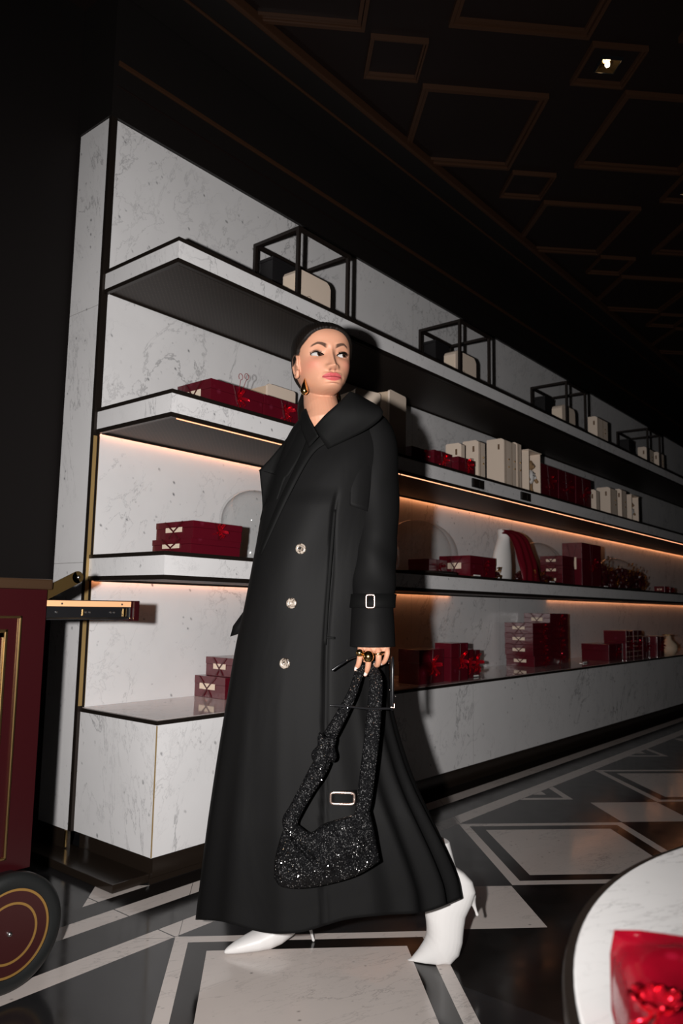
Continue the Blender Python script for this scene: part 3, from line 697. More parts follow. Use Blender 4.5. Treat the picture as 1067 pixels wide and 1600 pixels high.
# things seen through the glass: a pale folded paper and a crossed brass lattice
bm = bmesh.new(); bx(bm, px0 + .05, px1 - .06, .12, .2, .60, .88, .004); mesh_obj('inner_case', bm, M['steel'], t)
bm = bmesh.new(); tube(bm, [(-.5, .07, .36), (-.14, .07, .60)], .004, 8); tube(bm, [(-.5, .075, .60), (-.14, .075, .36)], .004, 8); mesh_obj('lattice', bm, M['brass'], t)
# drawer pulled out to the right
dr = mesh_obj('drawer', B(-.30, .295, .025, .42, .949, 1.0, bev=.001), M['card_black'], t)
mesh_obj('drawer_side', B(.002, .292, .012, .0245, .988, 1.005, bev=.001), M['beech'], dr)
bm = bmesh.new(); bx(bm, .002, .292, .014, .0245, .955, .9875, .001); sl = mesh_obj('drawer_runner', bm, M['black_plastic'], dr)
bm = bmesh.new()
for x_, zz_ in ((.02, .971), (.115, .971), (.128, .971), (.200, .971), (.212, .971), (.035, .996), (.238, .996)):
    bmesh.ops.create_uvsphere(bm, u_segments=10, v_segments=6, radius=.0035, matrix=Matrix.Translation((x_ + .02, .0125, zz_)))
mesh_obj('screw', bm, M['steel'], dr)
bm = bmesh.new(); bx(bm, .123, .127, .011, .0135, .962, .980); bx(bm, .264, .274, .010, .0135, .958, .984, .001); bx(bm, .003, .29, .012, .0135, .953, .955); mesh_obj('runner_catch', bm, M['gold'], dr)
mesh_obj('drawer_front', B(.2955, .315, .0, .43, .945, 1.008, bev=.002), M['cart_red'], dr)
# folded brass stay above the drawer
bm = bmesh.new(); band(bm, [(-.03, .02, 1.005), (.105, .02, 1.074)], .004, .036, (0, 1, 0))
bmesh.ops.create_cone(bm, cap_ends=True, segments=28, radius1=.018, radius2=.018, depth=.004, matrix=Matrix.Translation((.105, .02, 1.074)) @ Matrix.Rotation(pi / 2, 4, 'X'))
st = mesh_obj('stay_arm', bm, mat('tarnished_brass', (.16, .10, .035), .35, .8), t)
bm = bmesh.new(); bmesh.ops.create_uvsphere(bm, u_segments=12, v_segments=8, radius=.006, matrix=Matrix.Translation((.105, .016, 1.074))); mesh_obj('rivet', bm, M['steel'], st, True)
def wheel(xc):
    def disc(bm, r_, y0, y1, n=64, z=.147):
        bmesh.ops.create_cone(bm, cap_ends=True, segments=n, radius1=r_, radius2=r_, depth=y1 - y0, matrix=Matrix.Translation((xc, (y0 + y1) / 2, z)) @ Matrix.Rotation(pi / 2, 4, 'X'))
    bm = bmesh.new()
    pr = [(.110, 0), (.125, -.004), (.138, -.001), (.147, .006), (.147, .028), (.138, .034), (.110, .03), (.110, 0)]
    loft(bm, [[(xc + r_ * cos(a), -.052 + y_, .147 + r_ * sin(a)) for a in [k * 2 * pi / 64 for k in range(64)]] for r_, y_ in pr], caps=False)
    w_ = mesh_obj('wheel', bm, M['tyre'], t, True)
    bm = bmesh.new(); disc(bm, .110, -.048, -.024); mesh_obj('wheel_disc', bm, M['wheel_red'], w_)
    for r1, r2 in ((.103, .109), (.070, .076)):
        bm = bmesh.new(); loft(bm, [[(xc + r_ * cos(a), y_, .147 + r_ * sin(a)) for a in [k * 2 * pi / 64 for k in range(64)]] for r_, y_ in ((r1, -.0482), (r1, -.0495), (r2, -.0495), (r2, -.0482))], caps=False)
        mesh_obj('painted_ring', bm, M['ochre'], w_)
    bm = bmesh.new(); bmesh.ops.create_uvsphere(bm, u_segments=14, v_segments=8, radius=.007, matrix=Matrix.Translation((xc, -.05, .147))); mesh_obj('hub', bm, M['steel'], w_, True)
    bm = bmesh.new(); bx(bm, xc - .02, xc + .02, -.023, .05, .13, .29); mesh_obj('bracket', bm, M['black_plastic'], t)
wheel(-.072); wheel(-W_ + .2)

# ================================================================= the woman
def pt(x, y, D):
    """point seen at picture position x, y, at distance D along AN"""
    v = Vector(CR[0]) * ((x - 533.5) / FPX) + Vector(CR[1]) * ((y - 800) / FPX) + Vector(CR[2])
    return CAM + v * (D / v.dot(AN))
def interp(tab, y):
    """piecewise smooth interpolation of rows (y, a, b, ...)"""
    if y <= tab[0][0]: return tab[0][1:]
    if y >= tab[-1][0]: return tab[-1][1:]
    for i in range(len(tab) - 1):
        if tab[i][0] <= y <= tab[i + 1][0]:
            h = tab[i + 1][0] - tab[i][0]; t = (y - tab[i][0]) / h; o = []
            for k in range(1, len(tab[0])):
                p0, p1 = tab[i][k], tab[i + 1][k]
                m0 = (tab[i + 1][k] - tab[i - 1][k]) / (tab[i + 1][0] - tab[i - 1][0]) if i > 0 else (p1 - p0) / h
                m1 = (tab[i + 2][k] - tab[i][k]) / (tab[i + 2][0] - tab[i][0]) if i + 2 < len(tab) else (p1 - p0) / h
                o.append((2 * t ** 3 - 3 * t * t + 1) * p0 + (t ** 3 - 2 * t * t + t) * h * m0 + (-2 * t ** 3 + 3 * t * t) * p1 + (t ** 3 - t * t) * h * m1)
            return tuple(o)
def G(x, s_): return exp(-(x / s_) ** 2)
def sstep(a, b, x):
    t = max(0.0, min(1.0, (x - a) / (b - a))); return t * t * (3 - 2 * t)
def remeshed(name, bm, vox, material, parent, smooth_it=0):
    me = bpy.data.meshes.new('tmp'); bmesh.ops.recalc_face_normals(bm, faces=bm.faces); bm.to_mesh(me); bm.free()
    o = bpy.data.objects.new('tmp', me); C.objects.link(o)
    md = o.modifiers.new('r', 'REMESH'); md.mode = 'VOXEL'; md.voxel_size = vox; md.use_smooth_shade = True
    if smooth_it: s_ = o.modifiers.new('s', 'SMOOTH'); s_.iterations = smooth_it; s_.factor = .5
    dg = bpy.context.evaluated_depsgraph_get(); me2 = bpy.data.meshes.new_from_object(o.evaluated_get(dg)); bpy.data.objects.remove(o)
    me2.name = name; q = bpy.data.objects.new(name, me2); C.objects.link(q); me2.materials.clear(); me2.materials.append(material)
    for p in me2.polygons: p.use_smooth = True
    if parent: q.parent = parent
    return q

woman = thing('person', 'woman in a long black trench coat and white boots walking past the shelves', 'person', (0, 0, 0))
# ---- head frame
S = 1.17
yaw, pit, rol = radians(18), radians(3), radians(-3.5)
F0 = AX * sin(yaw) - AN * cos(yaw); Lh = AX * cos(yaw) + AN * sin(yaw)
Fh = (F0 * cos(pit) + UP * sin(pit)).normalized(); Uh = (UP * cos(pit) - F0 * sin(pit)).normalized()
Lh, Uh = (Lh * cos(rol) - Uh * sin(rol)), (Uh * cos(rol) + Lh * sin(rol))
OH = pt(518, 552, 2.12) - Fh * .088 * S
def zc(z): return z * .9 if z < 0 else z
def hw(x, y, z): return OH + (Lh * x + Fh * y + Uh * zc(z)) * S
def hl(p):
    v = (p - OH) / S; z = v.dot(Uh); return v.dot(Lh), v.dot(Fh), (z / .9 if z < 0 else z)
def hairline(z): return interp([(-.13, -.055), (-.075, -.05), (-.05, -.030), (-.036, -.022), (-.014, -.010), (.003, .020), (.02, .034), (.036, .040), (.052, .054), (.060, .068), (.066, .085), (.070, .12), (.2, .2)], z)[0]
HP = [  # z, front y, back y, half width
    (-.0985, .060, .012, .010), (-.0968, .074, .002, .018), (-.0938, .083, -.008, .024), (-.089, .0885, -.02, .0305), (-.083, .089, -.034, .0360), (-.0755, .0865, -.046, .0420),
    (-.066, .088, -.060, .0492), (-.05, .088, -.070, .0568), (-.03, .087, -.080, .0640), (-.01, .0855, -.080, .0680), (.01, .087, -.082, .0690), (.03, .092, -.082, .0695),
    (.05, .091, -.079, .0675), (.066, .083, -.073, .0620), (.082, .066, -.064, .0520), (.094, .042, -.046, .0370), (.1015, .016, -.024, .0220), (.105, -.0, -.006, .006)]
EX, EZ = .0325, .001
ER = .0128
def almond(x, z):
    """>0 inside the eye opening"""
    u = (abs(x) - EX) / .0155; zz = z - EZ - .0016 * u
    if abs(u) >= 1: return -1
    k = (1 - u * u) ** .75
    return min(.0055 * k - zz, zz + .0042 * k)
def feat(x, z):
    ax = abs(x); d_ = 0
    if z > -.040: t = max(0, min(1, (.012 - z) / .052)); h_ = .003 * sstep(.03, .012, z) + .0195 * t ** 1.15
    else: h_ = .0225 * sstep(-.0505, -.0405, z)
    tt = max(0, min(1, (.012 - z) / .05)); d_ += h_ * G(x, .0052 + .0042 * tt)
    d_ += .0085 * G(ax - .0118, .0055) * G(z + .0395, .0065)
    d_ -= .0035 * G(ax - .0065, .0028) * G(z + .0478, .002)
    d_ -= .0095 * G(ax - EX + .002, .0175) * G(z - .003, .0125)
    d_ -= .004 * G(ax - .014, .006) * G(z - .004, .012)
    d_ += .0032 * G(ax - .028, .018) * G(z - .0225, .007)
    d_ += .0045 * G(ax - .047, .016) * G(z + .022, .015)
    d_ -= .003 * G(ax - .045, .014) * G(z + .062, .018)
    lw = max(0, 1 - (x / .0255) ** 2)
    d_ += .0058 * G(z + .0590 - .0012 * G(ax - .006, .005), .0044) * lw ** .8 + .0074 * G(z + .0708, .0050) * lw ** .9
    d_ -= .0046 * G(z + .0652 + .0012 * G(x, .006), .0014) * lw ** .3
    d_ -= .0022 * G(ax - .0285, .004) * G(z + .0655, .004)
    d_ -= .0022 * G(x, .003) * G(z + .052, .005)
    d_ -= .003 * G(x, .018) * G(z + .0815, .0035)
    d_ += .0045 * G(x, .014) * G(z + .0875, .007)
    return d_
def head_pt(z, a, off=0.0):
    yf, yb, w_ = interp(HP, z)
    cy = (yf + yb) / 2 if z < -.03 else (yf + yb) / 2
    cs, sn = cos(a), sin(a)
    e = .86 if cs > 0 else .95
    x = (w_ + off) * math.copysign(abs(sn) ** e, sn); y = cy + ((yf - yb) / 2 + off) * math.copysign(abs(cs) ** e, cs)
    return x, y, cs
def base_y(x, z):
    yf, yb, w_ = interp(HP, z); q = min(.999, abs(x) / w_) ** (1 / .86); return (yf + yb) / 2 + (yf - yb) / 2 * (sqrt(1 - q * q)) ** .86 + feat(x, z)
EYC = base_y(EX, EZ) + .0012 - ER + .002
def skin_pt(z, a):
    x, y, cs = head_pt(z, a)
    if cs > 0:
        k = sstep(0, .35, cs); y += feat(x, z) * k
        # lids ride over the eyeball, the opening cuts through them
        ax = abs(x); dd = (ax - EX) ** 2 + (z - EZ) ** 2; RL = ER + .0014
        m_ = almond(x, z)
        if dd < RL * RL:
            ys = EYC + sqrt(RL * RL - dd)
            if ys > y: y = y + (ys - y) * .95
            # upper lid crease
            y -= .0018 * G(z - EZ - .0098 * sqrt(max(0, 1 - ((ax - EX) / .018) ** 2)), .0013) * (1 if ax < EX + .017 else 0)
        if m_ > 0: y -= .010 * sstep(0, .0011, m_)
    return x, y, z
zs = []; z = -.0985
while z < .105: zs.append(z); z += .0011 if -.09 < z < .03 else .0022
zs.append(.105)
NA = 220
angs = []
for k in range(NA):
    u = k / NA * 2 * pi; angs.append(u - .42 * sin(u) if 1 else u)
bm = bmesh.new()
loft(bm, [[hw(*skin_pt(z, a)) for a in angs] for z in zs])
# ears
for sg in (-1, 1):
    ec = Vector((sg * (.0685 if sg < 0 else .056), .020 if sg < 0 else -.025, -.018))
    def er(u, v, o_): return hw(ec.x + sg * (o_ + .010 * (-u) * 8), ec.y + u, ec.z + v)
    hel = [(.008, .004), (.012, .018), (.006, .030), (-.008, .034), (-.019, .026), (-.021, .010), (-.016, -.006), (-.009, -.019), (-.001, -.027), (.006, -.026), (.009, -.016)]
    tube(bm, spline([er(u, v, .004) for u, v in hel], 4), [.0036 * S] * 30 + [.0052 * S] * 11, 8)
    tube(bm, spline([er(u * .55 - .002, v * .55 + .002, .002) for u, v in hel[2:9]], 4), .0026 * S, 8)
    bmesh.ops.create_uvsphere(bm, u_segments=20, v_segments=12, radius=1, matrix=Matrix.Translation(hw(ec.x, ec.y - .004, ec.z)) @ Matrix([list(v) for v in zip(Lh * .005 * S, Fh * .015 * S, Uh * .026 * S)]).to_4x4())
# neck and chest
nb = hw(0, -.022, -.085)
tube(bm, spline([hw(0, -.008, -.040), hw(0, -.025, -.09), pt(506, 655, 2.21), pt(512, 700, 2.25)], 5), [.044 * S] * 3 + [.043 * S] * 3 + [.044 * S] * 4 + [.052 * S] * 3 + [.058 * S] * 3, 32)
bmesh.ops.create_uvsphere(bm, u_segments=32, v_segments=20, radius=1, matrix=Matrix.Translation(pt(520, 712, 2.265)) @ Matrix([list(v) for v in zip(AX * .12, AN * .072, UP * .062)]).to_4x4())
# torso, hips
def ell_limb(rows, n=32):
    """rows: (point, r across, r deep)"""
    rings = []
    P = [r_[0] for r_ in rows]
    for i, (p, ra, rb) in enumerate(rows):
        t_ = (P[min(i + 1, len(P) - 1)] - P[max(i - 1, 0)]).normalized(); u = (AX - t_ * AX.dot(t_)).normalized(); v = t_.cross(u)
        rings.append([p + u * cos(k * 2 * pi / n) * ra + v * sin(k * 2 * pi / n) * rb for k in range(n)])
    loft(bm, rings)
ell_limb([(pt(522, 690, 2.26), .10, .05), (pt(520, 725, 2.27), .155, .085), (pt(510, 800, 2.27), .145, .095), (pt(498, 880, 2.28), .115, .085), (pt(490, 950, 2.28), .13, .095), (pt(487, 1020, 2.28), .15, .11), (pt(487, 1060, 2.28), .14, .10)])
def limb(pts, rad, n=20): tube(bm, spline(pts, 5), [rad[min(len(rad) - 1, i // 5)] + (rad[min(len(rad) - 1, i // 5 + 1)] - rad[min(len(rad) - 1, i // 5)]) * (i % 5) / 5 for i in range((len(pts) - 1) * 5 + 1)], n)
limb([pt(470, 1040, 2.27), pt(452, 1240, 2.24), pt(462, 1350, 2.30), pt(468, 1425, 2.30)], [.085, .056, .05, .034])
limb([pt(508, 1040, 2.30), pt(600, 1230, 2.30), pt(660, 1330, 2.32), pt(700, 1395, 2.33)], [.085, .056, .05, .034])
limb([pt(575, 688, 2.27), pt(590, 760, 2.26), pt(592, 850, 2.24), pt(588, 930, 2.17), pt(585, 985, 2.125)], [.05, .044, .036, .03, .024])
limb([pt(478, 722, 2.29), pt(452, 800, 2.31), pt(430, 900, 2.32), pt(402, 960, 2.33)], [.04, .042, .034, .026])
# left hand: palm in the cuff, four fingers down and a thumb behind the strap
HD = 2.105
def hp(x, y, d_=0.0): return pt(x, y, HD + d_)
ell_limb([(hp(585, 978, .012), .026, .018), (hp(585, 992, .006), .040, .017), (hp(584, 1006, .0), .046, .016), (hp(583, 1015, .0), .045, .013), (hp(582, 1019, .002), .035, .008)], 24)
FR = .0086
FING = [[(563.5, 1010, -.002), (563, 1022, -.014), (560.5, 1036, -.012), (556.5, 1046, -.002)],
        [(576, 1010, -.004), (576, 1026, -.018), (574.5, 1043, -.014), (570.5, 1053.5, -.002)],
        [(590, 1010, -.003), (591.5, 1025, -.018), (590, 1038, -.006), (585, 1039, .012)],
        [(604, 1010, 0), (605, 1021, -.012), (601, 1033, -.003), (595, 1037, .012)]]
for k, q in enumerate(FING):
    r0 = (FR, FR * 1.02, FR * 1.02, FR * .86)[k]
    sp = spline([hp(*p) for p in q], 5); tube(bm, sp, [r0 * (1.04 - .30 * (i / (len(sp) - 1)) ** 1.5) for i in range(len(sp))], 14)
sp = spline([hp(560, 985, .026), hp(563, 1005, .034), hp(569, 1023, .032), hp(573, 1036, .026)], 5); tube(bm, sp, [.0135 - .0045 * i / (len(sp) - 1) for i in range(len(sp))], 14)
M['skin'] = mat('skin', (.6, .35, .25), .5, 0, .32); M['skin'].node_tree.nodes['Principled BSDF'].inputs['Subsurface Weight'].default_value = .12
M['skin'].node_tree.nodes['Principled BSDF'].inputs['Subsurface Radius'].default_value = (.01, .004, .002)
N = NT(M['skin']); at = N.n('Attribute', attribute_name='tone'); N.l(at.outputs['Color'], N.b.inputs['Base Color']); N.l(N.m('MULTIPLY', at.outputs['Alpha'], 1.0), N.b.inputs['Roughness'])
body = remeshed('body', bm, .0019, M['skin'], woman, 2)
me = body.data; ca = me.color_attributes.new('tone', 'FLOAT_COLOR', 'POINT')
SK = Vector((.47, .235, .15))
def blend(a, b, t): return a + (b - a) * t
cols = []
nails = [hp(q[-1][0] - .5, q[-1][1] + (-1 if k < 2 else 0), q[-1][2] - .006) for k, q in enumerate(FING)]
for v in me.vertices:
    c = SK.copy(); ro = .52; p = v.co
    x, y, z = hl(p)
    if y > .02 and -.13 < z < .1 and abs(x) < .08:
        ax = abs(x)
        c = blend(c, Vector((.46, .13, .10)), .45 * G(ax - .046, .017) * G(z + .026, .018))
        # lips
        if ax < .0255:
            k = 1 - (x / .0255) ** 2; top = -.0652 + .0100 * k ** .7 - .0022 * G(x, .0035); bot = -.0652 - .0124 * k ** .8
            m_ = min(top - z, z - bot)
            if m_ > -.0008: c = blend(c, Vector((.40, .075, .08)), sstep(-.0008, .0007, m_)); ro = .22 if m_ > 0 else ro
            c = blend(c, Vector((.12, .01, .015)), .8 * G(z + .0654, .0011) * (ax < .025))
        # eyes: liner along the upper lid, soft brown in the crease
        m_ = almond(x, z)
        if m_ > -.0045 and z > EZ - .001 and m_ < .003: c = blend(c, Vector((.03, .014, .01)), .95 * sstep(-.0020, -.0006, m_))
        elif -.0025 < m_ < .003: c = blend(c, Vector((.16, .07, .05)), .55 * sstep(-.0014, 0, m_))
        c = blend(c, Vector((.34, .17, .11)), .42 * G(ax - EX - .004, .014) * G(z - EZ - .009, .0045))
        # brows
        u = (ax - .012) / .036
        if -.1 < u < 1.1:
            zb = .0185 + .0075 * sin(min(1, max(0, u)) * 2.0) - .0125 * max(0, u - .62) ; th = .0038 * (1 - .65 * max(0, u)) + .0004
            m_ = th - abs(z - zb); ro = max(ro, .52 + .4 * sstep(-.002, .001, m_))
            c = blend(c, Vector((.028, .014, .009)), .92 * sstep(-.0012, .0008, m_) * sstep(-.1, .12, u) * sstep(1.08, .9, u))
        c = blend(c, Vector((.10, .03, .02)), .85 * G(ax - .0068, .0032) * G(z + .0478, .0024) * (y > .085))
    if z > -.03 and y > -.02:
        c = blend(c, Vector((.02, .011, .008)), .9 * sstep(-.0065, -.0005, hairline(z + 6 * x * x * sstep(.015, .04, z)) - y - .0006 * sin(z * 900)))
    for nl in nails:
        if (p - nl).length < .0065: c = Vector((.80, .62, .56)); ro = .15
    cols += [c.x, c.y, c.z, ro]
ca.data.foreach_set('color', cols)

# ---- eyes
M['eye_white'] = mat('eye_white', (.40, .38, .37), .12); M['iris'] = mat('brown_iris', (.035, .016, .009), .1); M['pupil'] = mat('pupil', (.002, .002, .002), .05)
gaze = Vector((.46, .86, .10)).normalized()
for sg in (-1, 1):
    e = bpy.data.objects.new('eye', bpy.data.meshes.new('eye')); bm = bmesh.new()
    gz = (Lh * gaze.x + Fh * gaze.y + Uh * gaze.z).normalized(); q = gz.to_track_quat('Z', 'Y').to_matrix().to_4x4()
    bmesh.ops.create_uvsphere(bm, u_segments=32, v_segments=40, radius=ER * S)
    for f_ in bm.faces:
        c = f_.calc_center_median().normalized(); a = math.acos(max(-1, min(1, c.z)))
        f_.material_index = 2 if a < .22 else (1 if a < .50 else 0)
    bmesh.ops.transform(bm, verts=bm.verts, matrix=Matrix.Translation(hw(sg * EX, EYC, EZ)) @ q)
    mesh_obj('eye', bm, [M['eye_white'], M['iris'], M['pupil']], woman, True)
    # lashes
    bm = bmesh.new()
    def lid(u, up, out=0.0):
        k = max(0, 1 - u * u) ** .75; zz = EZ + .0016 * u + (.0057 * k if up else -.0042 * k); xx = EX + .0155 * u
        dd = (xx - EX) ** 2 + (zz - EZ) ** 2; yy = EYC + sqrt(max(1e-6, (ER + .0019) ** 2 - dd)) if dd < (ER + .0019) ** 2 else base_y(xx, zz) + .001
        yy = max(yy, base_y(xx, zz) + .0004)
        return Vector((sg * (xx + out * u * .5), yy + out * .8, zz + out * .75))
    edge = [lid(-1 + 2 * i / 16, True) for i in range(17)]
    tube(bm, [hw(*p) for p in edge], [.0009 + .0010 * sin(pi * min(1, (i + 3) / 17)) for i in range(17)], 6)
    for i in range(22):
        u = -.6 + 1.58 * i / 21
        tube(bm, [hw(*lid(u, True)), hw(*lid(u, True, .003)), hw(*(lid(u, True, .0048) + Vector((0, 0, .0005))))], [.0006, .0005, .0002], 5)
    mesh_obj('eyelashes', bm, M['pupil'], woman, True)
# ---- hair: slicked shell, centre parting, low tail
M['hair'] = mat('dark_hair', (.006, .004, .003), .6, 0, .15); N = NT(M['hair'])
b_ = N.n('Bump'); b_.inputs['Strength'].default_value = .5; b_.inputs['Distance'].default_value = .003
bm = bmesh.new(); rings = []
hz = [-.08 + i * .0024 for i in range(int(.1845 / .0024))] + [.1050]
for z in hz:
    R_ = []
    for k in range(200):
        a = k * 2 * pi / 200 - .42 * sin(k * 2 * pi / 200)
        x, y, cs = head_pt(z, a); ln = sqrt(x * x + (y) ** 2) + 1e-6
        m_ = hairline(z + 6 * x * x * sstep(.015, .04, z)) - y
        if cs > 0: y += feat(x, z) * sstep(0, .35, cs)
        off = -.006 + .0125 * sstep(-.006, .007, m_) + .0005 * sin(a * 60) * sstep(0, .02, m_)
        off -= .0025 * G(x, .0018) * (z > .055)
        n_ = Vector((x / interp(HP, z)[2] ** 2, (y + .005) / .09 ** 2, (z - 0) / .115 ** 2 if z > 0 else 0)); n_.normalize()
        p = Vector((x, y, z)) + n_ * off
        R_.append(hw(p.x, p.y, p.z))
    rings.append(R_)
loft(bm, rings)
hr = mesh_obj('hair', bm, M['hair'], woman, True)
bm = bmesh.new(); sp = spline([hw(0, -.098, -.02), hw(.004, -.118, -.045), hw(-.012, -.105, -.085), pt(478, 650, 2.26), pt(476, 690, 2.27)], 6)
tube(bm, sp, [(.026 + .006 * sin(pi * i / (len(sp) - 1)) - .012 * (i / (len(sp) - 1)) ** 3) * S * .85 for i in range(len(sp))], 20)
mesh_obj('ponytail', bm, M['hair'], hr, True)
# ---- earring
for sg in (-1, 1):
    p0 = hw(sg * .056, -.045, -.046)
    if sg == -1: p0 = pt(476, 591, (hw(-.07, .02, -.05) - CAM).dot(AN) - .012)
    bm = bmesh.new(); lathe(bm, [(.0006, 0), (.003, -.006), (.0065, -.016), (.0105, -.028), (.012, -.036), (.0105, -.043), (.006, -.048), (.001, -.050)], 24)
    bmesh.ops.translate(bm, verts=bm.verts, vec=p0); mesh_obj('earring', bm, M['gold'], woman, True)

# ---- coat
def fabric(name, col, rough=.62):
    m = mat(name, col, rough, 0, .09, Sheen_Weight=.0); N = NT(m)
    b_ = N.n('Bump'); b_.inputs['Strength'].default_value = .35; b_.inputs['Distance'].default_value = .012
    v = N.mapg(N.pos('Object'), (1, 1, .35)); h_ = N.m('ADD', N.noise(v, 6, 3, .5, .6), N.m('MULTIPLY', N.noise(N.pos('Object'), 260, 2), .03))
    N.l(h_, b_.inputs['Height']); N.l(b_.outputs[0], N.b.inputs['Normal']); N.l(b_.outputs[0], N.b.inputs['Coat Normal']) if 0 else None
    return m
M['coat'] = fabric('black_cotton_gabardine', (.0048, .0047, .0048))
DC = 2.275
CT = [  # picture row of silhouette, left x, right x, half depth, centre depth
    (640, 486, 558, .045, 2.265), (650, 474, 574, .062, 2.265), (664, 461, 592, .078, 2.265), (682, 450, 603, .092, 2.27), (705, 440, 608, .105, 2.27), (735, 428, 609, .118, 2.27),
    (790, 412, 606, .128, 2.27), (850, 401, 602, .13, 2.27), (940, 384, 603, .13, 2.275), (1010, 369, 607, .135, 2.28), (1100, 354, 613, .145, 2.28), (1180, 341, 634, .16, 2.285),
    (1240, 332, 654, .17, 2.288), (1290, 325, 673, .18, 2.29), (1403, 311, 715, .20, 2.30), (1437, 307, 722, .205, 2.30)]
def coat_row(y):
    xl, xr, rd, dc = interp(CT, y); pl, pr = pt(xl, y, dc), pt(xr, y - sstep(1150, 1437, y) * 12, dc)
    return pl, pr, rd, dc
FOLDS = [(-2.3, .014, .08), (-1.85, .009, .06), (-1.3, .009, .06), (-.98, .022, .055), (-.70, .034, .06), (-.42, .036, .055), (-.2, .012, .06), (.2, .02, .12), (.9, .02, .15), (1.6, .02, .15), (2.3, .02, .15), (-2.75, .014, .10)]
HEM = [(290, 1436), (307, 1437), (345, 1440), (400, 1455), (432, 1459), (470, 1457), (495, 1450), (540, 1437), (600, 1430), (664, 1425), (722, 1403), (740, 1395)]
def coat_pt(y, th, off=0.0, raw=False):
    """th: 0 = right silhouette, -pi/2 = towards the camera, pi = left silhouette"""
    pl, pr, rd, dc = coat_row(y); c = (pl + pr) / 2; a = (pr - pl) / 2
    lo = sstep(900, 1437, y); k = 1.0
    for t0, amp, wd in FOLDS:
        dlt = (th - t0 + pi) % (2 * pi) - pi; wv = wd * (1 + .5 * lo)
        k += amp * lo * (G(dlt, wv) * 2.4 - .6 * G(dlt - wv * 1.9, wv) - .6 * G(dlt + wv * 1.9, wv))
    cs, sn = cos(th), sin(th); e = .92
    ca_, sa = math.copysign(abs(cs) ** e, cs), math.copysign(abs(sn) ** e, sn)
    p = c + a * ca_ * (1 + (k - 1) * (abs(sa))) + AN * (rd * sa * k)
    # overlap edge of the front panel
    if sn < 0:
        xe = interp([(600, 600), (780, 524), (900, 514), (1010, 506), (1200, 504), (1437, 502)], y)[0]
        ae = (pt(xe, y, dc - rd) - c).dot(AX); q = (p - c).dot(AX) - ae
        wgt = sstep(770, 800, y) * sstep(1, .9, 0)
        p -= AN * (.007 * sstep(.002, -.002, q) - .006 * G(q - .007, .006)) * wgt
        # chest creases running from the arm
        p += AN * .006 * sin(((p - c).dot(AX)) * 22 + y * .022) * sstep(660, 720, y) * sstep(1000, 860, y) * (-sn)
    nrm = (a.normalized() * cs + AN * sn).normalized()
    p = p + nrm * off
    # the hem dips towards the camera
    if lo > 0 and y > 1150 and not raw:
        e_ = coat_pt(1437, th, off, True); v = e_ - CAM; c_ = Vector([Vector(r_).dot(v) for r_ in CR]); xp = c_.x / c_.z * FPX + 533.5
        if sn < .3:
            yt = interp(HEM, xp)[0]; w_ = pt(xp, yt, e_.dot(AN)); hz_ = w_.z
            if sn > -.1: hz_ = hz_ + (max(.06, e_.z) - hz_) * sstep(-.1, .3, sn)
        else: hz_ = max(.10, e_.z)
        p = p + UP * (hz_ - e_.z) * sstep(1150, 1437, y)
    return p
ys = [640 + i * (1437 - 640) / 170 for i in range(171)]; NC = 300
bm = bmesh.new(); outer = [[coat_pt(y, k * 2 * pi / NC) for k in range(NC)] for y in ys]
inner = [[coat_pt(y, k * 2 * pi / NC, -.006) for k in range(NC)] for y in ys[::-1][:40]]
loft(bm, outer + inner, caps=False)
top = [v for v in bm.verts][:NC]; bm.faces.new(top)
coat = mesh_obj('trench_coat', bm, M['coat'], woman, True)
def front_D(x, y):
    """distance of the coat front behind picture position x, y"""
    pl, pr, rd, dc = coat_row(min(1437, max(640, y))); c = (pl + pr) / 2; ra = (pr - pl).length / 2
    D = dc - rd
    for _ in range(3):
        a = (pt(x, y, D) - c).dot(AX); q = min(.97, abs(a) / ra); D = dc - rd * (1 - q ** 2) ** .5
    return D
def sheet(name, left, right, off, material, parent, nu=10, th=.005, curl=0.0, nv=24, dd=None):
    """cloth panel between two edges given as picture points, lying on the coat front"""
    Lp, Rp = spline([(a, b, 0) for a, b in left], 8), spline([(a, b, 0) for a, b in right], 8)
    def sam(P, t):
        f_ = t * (len(P) - 1); i = min(int(f_), len(P) - 2); return P[i] + (P[i + 1] - P[i]) * (f_ - i)
    def row(t, extra, rev=False):
        o_ = []
        for j in range(nu + 1):
            u = j / nu; q = sam(Lp, t) * (1 - u) + sam(Rp, t) * u
            D = (front_D(q.x, q.y) if dd is None else dd(t, u)) - off - curl * sin(pi * u) + extra; o_.append(pt(q.x, q.y, D))
        return o_[::-1] if rev else o_
    bm = bmesh.new(); loft(bm, [row(i / nv, 0) + row(i / nv, th, True) for i in range(nv + 1)])
    return mesh_obj(name, bm, material, parent, True)
M['coat2'] = fabric('black_gabardine_facing', (.0036, .0036, .0036), .7)
